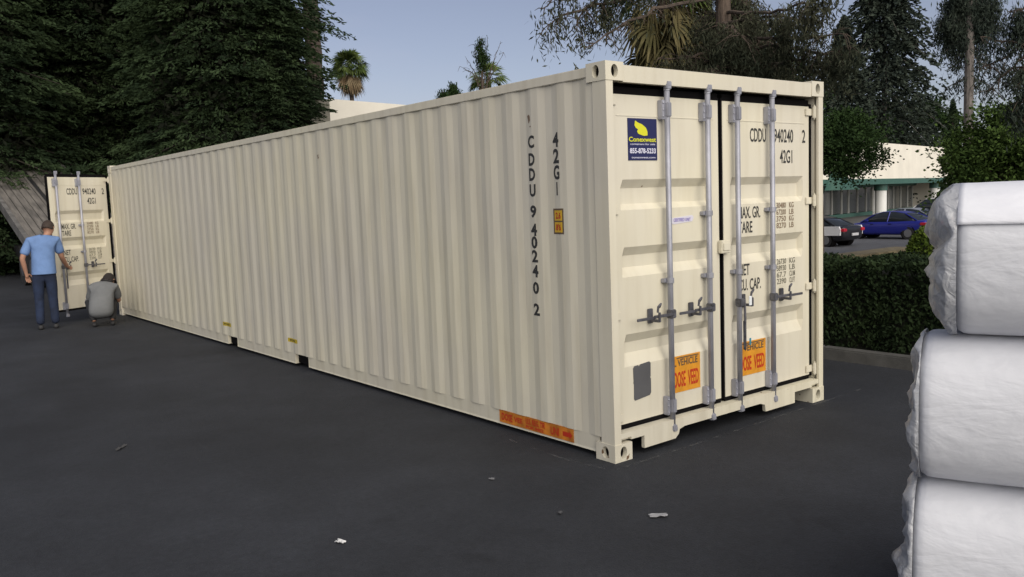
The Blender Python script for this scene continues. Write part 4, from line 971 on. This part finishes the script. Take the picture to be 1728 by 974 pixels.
def head_parts(root, c, look, hair_m, skin_m, long=False, up=(0, 0, 1)):
    """hair cap (with ears left clear) around a head centred at c, looking along look"""
    f = Vector(look).normalized(); u = Vector(up); u = (u - f * u.dot(f)).normalized(); r_ = f.cross(u)
    Mx = Matrix(((r_.x, f.x, u.x, c.x), (r_.y, f.y, u.y, c.y), (r_.z, f.z, u.z, c.z), (0, 0, 0, 1)))
    bm = BM(); vs = sphere(bm, (0, 0, 0), 1, 28, 18, (.083, .103, .118))
    rem = [v for v in bm.verts if (v.co.y > .045 and v.co.z < .055) or (v.co.z < (-.055 if not long else -.2)) or (abs(v.co.x) > .06 and v.co.y > .0 and v.co.z < .02)]
    bmesh.ops.delete(bm, geom=rem, context='VERTS')
    rg = random.Random(2)
    for v in bm.verts: v.co *= 1.0 + rg.uniform(-.02, .035)
    if long:
        for v in bm.verts:
            if v.co.z < .0: v.co.z *= 2.0; v.co.x *= 1.18; v.co.y = v.co.y * 1.1 - .02
    bmesh.ops.transform(bm, matrix=Mx, verts=bm.verts)
    h_ = mesh_obj('hair', bm, hair_m, root, smooth=True); md = h_.modifiers.new('t', 'SOLIDIFY'); md.thickness = .012; md.offset = 0
    return Mx
def head_skin(root_bm_list): pass
def add_head(V, E_, Rd, ni, c, look):
    f = Vector(look).normalized()
    i = len(V); V += [c + Vector((0, 0, -.075)) + f * .01, c + f * .004, c + Vector((0, 0, .055)) - f * .005]; Rd += [(.056, .060), (.074, .088), (.066, .078)]
    E_ += [(ni, i), (i, i + 1), (i + 1, i + 2)]
    j = len(V); V += [c + f * .098 + Vector((0, 0, -.012)), c + f * .112 + Vector((0, 0, -.032))]; Rd += [.012, .013]; E_ += [(i + 1, j), (j, j + 1)]
    r_ = f.cross(Vector((0, 0, 1))).normalized()
    for s_ in (-1, 1):
        j = len(V); V += [c + r_ * s_ * .078 - f * .008 + Vector((0, 0, -.01)), c + r_ * s_ * .092 - f * .018 + Vector((0, 0, .008))]; Rd += [.012, .014]; E_ += [(i + 1, j), (j, j + 1)]

# standing man. local: X right, Y away, Z up
man = thing('person', 'person in light blue shirt and dark jeans standing with back turned at the open door', 'person', (-1.25, 11.16, 0), R(-10.2))
v3 = Vector
hip = v3((-.055, 0, .90)); ch = v3((-.045, .03, 1.24)); nk = v3((.02, .07, 1.45)); hc = v3((.055, .12, 1.585))
V = [hip, v3((-.05, .01, 1.06)), ch, v3((-.03, .04, 1.38)), nk]; E_ = [(0, 1), (1, 2), (2, 3), (3, 4)]; Rd = [(.14, .10), (.12, .085), (.12, .075), (.09, .055), (.056, .056)]
look = v3((.35, .9, -.45))
add_head(V, E_, Rd, 4, hc, look)
arms = []
for s_, el, wr, hd, sd_ in ((-1, v3((-.335, -.01, 1.13)), v3((-.30, .05, .90)), (.15, .15, -1), (1, .4, 0)), (1, v3((.205, .10, 1.13)), v3((.275, .30, .95)), (.3, .85, -.25), (-.3, 0, 1))):
    sh = v3((-.03 + s_ * .185, .035, 1.385)); i = len(V)
    V += [sh, (sh + el) / 2, el, (el + wr) / 2, wr]; Rd += [.062, .052, .042, .040, .027]
    E_ += [(3, i), (i, i + 1), (i + 1, i + 2), (i + 2, i + 3), (i + 3, i + 4)]; arms.append((sh, el)); hand(V, E_, Rd, i + 4, wr, hd, sd_)
legs = []
for s_, kn, an in ((-1, v3((-.155, .02, .48)), v3((-.165, -.02, .08))), (1, v3((.035, .03, .48)), v3((.045, .0, .08)))):
    th = v3((-.055 + s_ * .09, 0, .84)); i = len(V)
    V += [th, (th + kn) / 2, kn, (kn + an) / 2 + v3((0, -.01, .04)), an]; Rd += [.082, .072, .054, .050, .038]; E_ += [(0, i), (i, i + 1), (i + 1, i + 2), (i + 2, i + 3), (i + 3, i + 4)]; legs.append((th, kn, an))
skin('body', V, E_, Rd, M['skin'], man)
head_parts(man, hc, look, M['hair'], M['skin'])
# shirt
V = [v3((-.055, 0, .862)), v3((-.05, .01, 1.06)), ch, v3((-.03, .04, 1.385)), v3((.0, .05, 1.435)), v3((-.055, 0, .885)), v3((-.055, 0, .875))]; E_ = [(0, 6), (6, 5), (5, 1), (1, 2), (2, 3), (3, 4)]; Rd = [(.192, .150), (.182, .140), (.180, .135), (.150, .120), (.100, .098), (.190, .148), (.192, .150)]
for s_, (sh, el) in zip((-1, 1), arms):
    i = len(V); V += [sh, sh.lerp(el, .5), sh.lerp(el, .86)]; Rd += [.080, .076, .072]; E_ += [(3, i), (i, i + 1), (i + 1, i + 2)]
skin('shirt', V, E_, Rd, M['shirt'], man)
V = [v3((-.055, 0, 1.03)), v3((-.055, 0, .88))]; E_ = [(0, 1)]; Rd = [(.140, .108), (.150, .115)]
for th, kn, an in legs:
    i = len(V); V += [th, th.lerp(kn, .5), kn, kn.lerp(an, .5), an + v3((0, 0, -.01))]; Rd += [.100, .090, .074, .068, .066]; E_ += [(1, i), (i, i + 1), (i + 1, i + 2), (i + 2, i + 3), (i + 3, i + 4)]
skin('jeans', V, E_, Rd, M['jeans'], man)
bm = BM(); tube(bm, [(-.055, -.0, .915), (-.055, 0, .945)], .001, 4)
bm.free()
for th, kn, an in legs:
    skin('shoe', [an + v3((0, -.05, -.04)), an + v3((0, .05, -.045)), an + v3((.01, .16, -.05))], [(0, 1), (1, 2)], [.042, .044, .034], M['shoe'], man)

# crouching person
cr = thing('person', 'person crouching in a grey shirt with dark hair bent forward beside the container corner', 'person', (-.62, 10.62, 0), R(-13))
hip = v3((-.03, 0, .24)); ch = v3((.0, .13, .50)); nk = v3((.06, .27, .665)); hc = v3((.115, .36, .705)); look = v3((.35, .75, -.6))
V = [hip, v3((-.02, .05, .36)), ch, v3((.03, .20, .61)), nk]; E_ = [(0, 1), (1, 2), (2, 3), (3, 4)]; Rd = [(.14, .11), (.12, .09), (.12, .08), (.085, .055), (.05, .05)]
add_head(V, E_, Rd, 4, hc, look); arms = []
for s_, el, wr in ((-1, v3((-.20, .34, .36)), v3((-.05, .52, .34))), (1, v3((.24, .36, .36)), v3((.16, .56, .42)))):
    sh = v3((.03 + s_ * .165, .20, .60)); i = len(V); V += [sh, (sh + el) / 2, el, (el + wr) / 2, wr]; Rd += [.055, .046, .038, .036, .024]
    E_ += [(3, i), (i, i + 1), (i + 1, i + 2), (i + 2, i + 3), (i + 3, i + 4)]; arms.append((sh, el)); hand(V, E_, Rd, i + 4, wr, (.0, 1, .1), (-s_, 0, .3))
legs = []
for s_, kn, an in ((-1, v3((-.20, .34, .40)), v3((-.14, .10, .08))), (1, v3((.16, .36, .38)), v3((.12, .12, .08)))):
    th = v3((-.03 + s_ * .09, .03, .22)); i = len(V); V += [th, (th + kn) / 2, kn, (kn + an) / 2, an]; Rd += [.08, .07, .055, .05, .038]; E_ += [(0, i), (i, i + 1), (i + 1, i + 2), (i + 2, i + 3), (i + 3, i + 4)]; legs.append((th, kn, an))
skin('body', V, E_, Rd, M['skin'], cr); head_parts(cr, hc, look, M['hair2'], M['skin'], long=True)
V = [v3((-.035, -.02, .13)), v3((-.03, .01, .30)), ch, v3((.03, .20, .61)), v3((.045, .235, .64))]; E_ = [(0, 1), (1, 2), (2, 3), (3, 4)]; Rd = [(.195, .15), (.20, .16), (.19, .15), (.155, .13), (.11, .11)]
for s_, (sh, el) in zip((-1, 1), arms):
    i = len(V); V += [sh, sh.lerp(el, .5), sh.lerp(el, .8)]; Rd += [.075, .07, .066]; E_ += [(3, i), (i, i + 1), (i + 1, i + 2)]
skin('shirt', V, E_, Rd, M['grey_shirt'], cr)
V = [v3((-.03, 0, .20)), v3((-.03, .02, .22))]; E_ = [(0, 1)]; Rd = [(.14, .11), (.14, .11)]
for th, kn, an in legs:
    i = len(V); V += [th, th.lerp(kn, .5), kn, kn.lerp(an, .5), an]; Rd += [.095, .086, .07, .062, .052]; E_ += [(1, i), (i, i + 1), (i + 1, i + 2), (i + 2, i + 3), (i + 3, i + 4)]
skin('trousers', V, E_, Rd, M['shoe'], cr)
for th, kn, an in legs: skin('shoe', [an + v3((0, -.04, -.04)), an + v3((0, .05, -.045)), an + v3((0, .15, -.05))], [(0, 1), (1, 2)], [.038, .040, .032], M['shoe'], cr)

# ------------------------------------------------------------------ stacked white rolls
M['roll'] = mat('white_foam_wrap', (.60, .61, .65), .75, var=.03, vscale=4, bump=.13, bscale=22, stretch=(1, .8, 1.4), spec=.2)
M['roll_top'] = mat('bright_white_wrap', (.70, .71, .76), .7, var=.02, vscale=4, bump=.10, bscale=20, stretch=(1, .8, 1.4), spec=.2)
m = bpy.data.materials.new('milky_film'); m.use_nodes = True; n = m.node_tree; b = n.nodes['Principled BSDF']
b.inputs['Base Color'].default_value = (.46, .47, .50, 1); b.inputs['Roughness'].default_value = .3; b.inputs['Alpha'].default_value = .78; b.inputs['Specular IOR Level'].default_value = .8
tc = n.nodes.new('ShaderNodeTexCoord'); t = n.nodes.new('ShaderNodeTexNoise'); t.inputs['Scale'].default_value = 16; t.inputs['Detail'].default_value = 5; t.inputs['Distortion'].default_value = 1.2
bp = n.nodes.new('ShaderNodeBump'); bp.inputs['Strength'].default_value = .8; bp.inputs['Distance'].default_value = .02
n.links.new(tc.outputs['Object'], t.inputs['Vector']); n.links.new(t.outputs['Fac'], bp.inputs['Height']); n.links.new(bp.outputs[0], b.inputs['Normal']); M['film'] = m
ax = Vector((.37, -.93, 0)).normalized(); nn = Vector((.93, .37, 0)).normalized()        # along the roll / away from the camera
RZ = math.atan2(ax.y, ax.x)
DR = .58; base = at(1613, 500, 3.5); base.z = 0; cen0 = base + nn * (DR / 2)
from mathutils import noise as mn
LR = 1.25
def roll_profile(a, x, seed):
    """squashed round section, returns (y,z) offsets; local y runs away from the camera side"""
    e = 2.55; c, s_ = math.cos(a), math.sin(a)
    r = (abs(c) ** e + abs(s_) ** e) ** (-1 / e)
    k = 1 + .012 * mn.noise(Vector((x * 2.3, c * 1.5 + seed, s_ * 1.5))) + .006 * mn.noise(Vector((x * 9, c * 4 + seed, s_ * 7)))
    return c * r * DR / 2 * k, s_ * r * DR / 2 * min(k, 1.0)
def make_roll(idx, off, label, flap):
    c = cen0 - ax * off; root = thing('wrapped_roll', label, 'roll', (c.x, c.y, idx * DR), RZ, 'white rolls stacked at the right edge')
    N = 72; K = 60; bm = BM(); rings = []
    for k in range(K + 1):
        x = LR * k / K; edge = min(x, LR - x); sh = 1 - .05 * max(0, 1 - edge / .035) ** 2
        rings.append([bm.verts.new((x, roll_profile(2 * math.pi * i / N, x, idx * 7)[0] * sh, DR / 2 + roll_profile(2 * math.pi * i / N, x, idx * 7)[1] * (sh if True else 1))) for i in range(N)])
    for a, b_ in zip(rings, rings[1:]):
        for i in range(N): bm.faces.new((a[i], a[(i + 1) % N], b_[(i + 1) % N], b_[i]))
    bm.faces.new(rings[0][::-1]); bm.faces.new(rings[-1]); bmesh.ops.recalc_face_normals(bm, faces=bm.faces)
    body = mesh_obj('body', bm, M['roll'], root, smooth=True)
    if flap:   # doubled sheet over the top whose cut edge hangs down the near side
        bm = BM(); rings = []; a0, a1 = math.pi * .42, math.pi * .845
        for k in range(K + 1):
            x = LR * k / K; rr_ = []
            for i in range(33):
                a = a0 + (a1 - a0) * i / 32; y_, z_ = roll_profile(a, x, idx * 7); g = 1.012 + .004 * mn.noise(Vector((x * 6, i * .3, 1)))
                rr_.append((x, y_ * g - (.008 if i > 26 else 0), DR / 2 + z_ * g))
            rings.append(rr_)
        O = [[bm.verts.new(p_) for p_ in r_] for r_ in rings]; I = [[bm.verts.new((p_[0], p_[1] * .99, DR / 2 + (p_[2] - DR / 2) * .992)) for p_ in r_] for r_ in rings]
        for a, b_ in zip(O, O[1:]):
            for i in range(32): bm.faces.new((a[i], a[i + 1], b_[i + 1], b_[i]))
        for a, b_ in zip(I, I[1:]):
            for i in range(32): bm.faces.new((a[i + 1], a[i], b_[i], b_[i + 1]))
        for k in range(K): bm.faces.new((O[k][32], I[k][32], I[k + 1][32], O[k + 1][32]))
        for i in range(32): bm.faces.new((O[0][i], I[0][i], I[0][i + 1], O[0][i + 1]))
        mesh_obj('top_sheet', bm, M['roll_top'], root, smooth=True)
    # crumpled end of the film bag
    bm = BM(); rings = []; K2 = 16; ln = (.115, .085, .095)[idx]
    ln = {2: .095, 1: .035, 0: .05}[idx]
    for k in range(K2 + 1):
        t = k / K2; x = -ln * t; rr_ = []
        for i in range(N):
            a = 2 * math.pi * i / N; y_, z_ = roll_profile(a, 0, idx * 7)
            sc = (1.012 if t < .2 else 1.012 - .55 * ((t - .2) / .8) ** 2.6); f_ = min(1, t * 1.6)
            w1 = .026 * f_ * mn.noise(Vector((t * 3 + idx * 5, math.cos(a) * 3.0, math.sin(a) * 3.0))) + .02 * f_ * mn.noise(Vector((t * 7 + idx, math.cos(a) * 9, math.sin(a) * 9)))
            rr_.append(bm.verts.new((x + (.05 if idx == 2 else .035) * f_ * mn.noise(Vector((idx * 3.1, math.cos(a) * 2.4, math.sin(a) * 4.4))) + w1 * .7, y_ * (sc + w1), DR / 2 + z_ * (sc + w1))))
        rings.append(rr_)
    for a, b_ in zip(rings, rings[1:]):
        for i in range(N): bm.faces.new((a[i], a[(i + 1) % N], b_[(i + 1) % N], b_[i]))
    cc = bm.verts.new((-ln * .55, 0, DR / 2))
    for i in range(N): bm.faces.new((rings[-1][i], rings[-1][(i + 1) % N], cc))
    bmesh.ops.recalc_face_normals(bm, faces=bm.faces)
    mesh_obj('plastic_wrap', bm, M['film'], root, smooth=True)
for m_ in (M['roll'], M['roll_top']):
    n_ = m_.node_tree; b_ = n_.nodes['Principled BSDF']; old = b_.inputs['Normal'].links[0].from_node
    tc_ = n_.nodes.new('ShaderNodeTexCoord'); mp_ = n_.nodes.new('ShaderNodeMapping'); mp_.inputs['Scale'].default_value = (2.2, 3, 5); mp_.inputs['Rotation'].default_value = (0, .35, 0)
    v_ = n_.nodes.new('ShaderNodeTexNoise'); v_.inputs['Scale'].default_value = 1.6; v_.inputs['Detail'].default_value = 3; v_.inputs['Distortion'].default_value = 1.6
    b2_ = n_.nodes.new('ShaderNodeBump'); b2_.inputs['Strength'].default_value = .22; b2_.inputs['Distance'].default_value = .03
    n_.links.new(tc_.outputs['Object'], mp_.inputs[0]); n_.links.new(mp_.outputs[0], v_.inputs['Vector']); n_.links.new(v_.outputs['Fac'], b2_.inputs['Height']); n_.links.new(old.outputs[0], b2_.inputs['Normal']); n_.links.new(b2_.outputs[0], b_.inputs['Normal'])
    b_.inputs['Roughness'].default_value = .55; b_.inputs['Specular IOR Level'].default_value = .35
make_roll(2, 0, 'white wrapped roll on top of the stack, a doubled sheet over its upper edge', True)
make_roll(1, .118, 'white wrapped roll in the middle of the stack', False)
make_roll(0, .135, 'white wrapped roll at the bottom of the stack resting on the asphalt', False)

# ------------------------------------------------------------------ litter on the asphalt
M['paper'] = mat('white_paper', (.62, .62, .62), .8)
def scrap(px, py, sx, sy, label, m=None, rz=0, name='paper_scrap', cat='litter'):
    d = ray(px, py); p = CAM + d * (-CAM.z / d.z); rg = random.Random(px); bm = BM(); g = []
    for i in range(6):
        row = []
        for j in range(5):
            ex = .85 + .3 * rg.random(); row.append(bm.verts.new(((i / 5 - .5) * sx * ex, (j / 4 - .5) * sy * ex, .006 + .012 * rg.random())))
        g.append(row)
    for i in range(5):
        for j in range(4): bm.faces.new((g[i][j], g[i + 1][j], g[i + 1][j + 1], g[i][j + 1]))
    o = mesh_obj(name, bm, m or M['paper']); md = o.modifiers.new('t', 'SOLIDIFY'); md.thickness = .002; o.location = (p.x, p.y, .001); o.rotation_euler = (0, 0, rz); tag(o, label, cat)
scrap(575, 917, .035, .05, 'small white paper scrap on the asphalt below the middle of the container side', rz=.4)
scrap(1110, 873, .10, .045, 'flat pale paper scrap on the asphalt in front of the near container corner', mat('pale_paper', (.3, .3, .31), .8), rz=-.6)
scrap(830, 811, .03, .02, 'tiny pale scrap on the asphalt below the orange rail sticker', mat('grey_paper', (.16, .16, .17), .8))
scrap(205, 757, .14, .03, 'faint grey scrap lying on the open asphalt at the left', mat('dusty_paper', (.055, .055, .058), .85), rz=.9)
scrap(945, 868, .03, .025, 'tiny grey scrap left of the flat pale one', mat('dim_paper', (.07, .07, .075), .85))
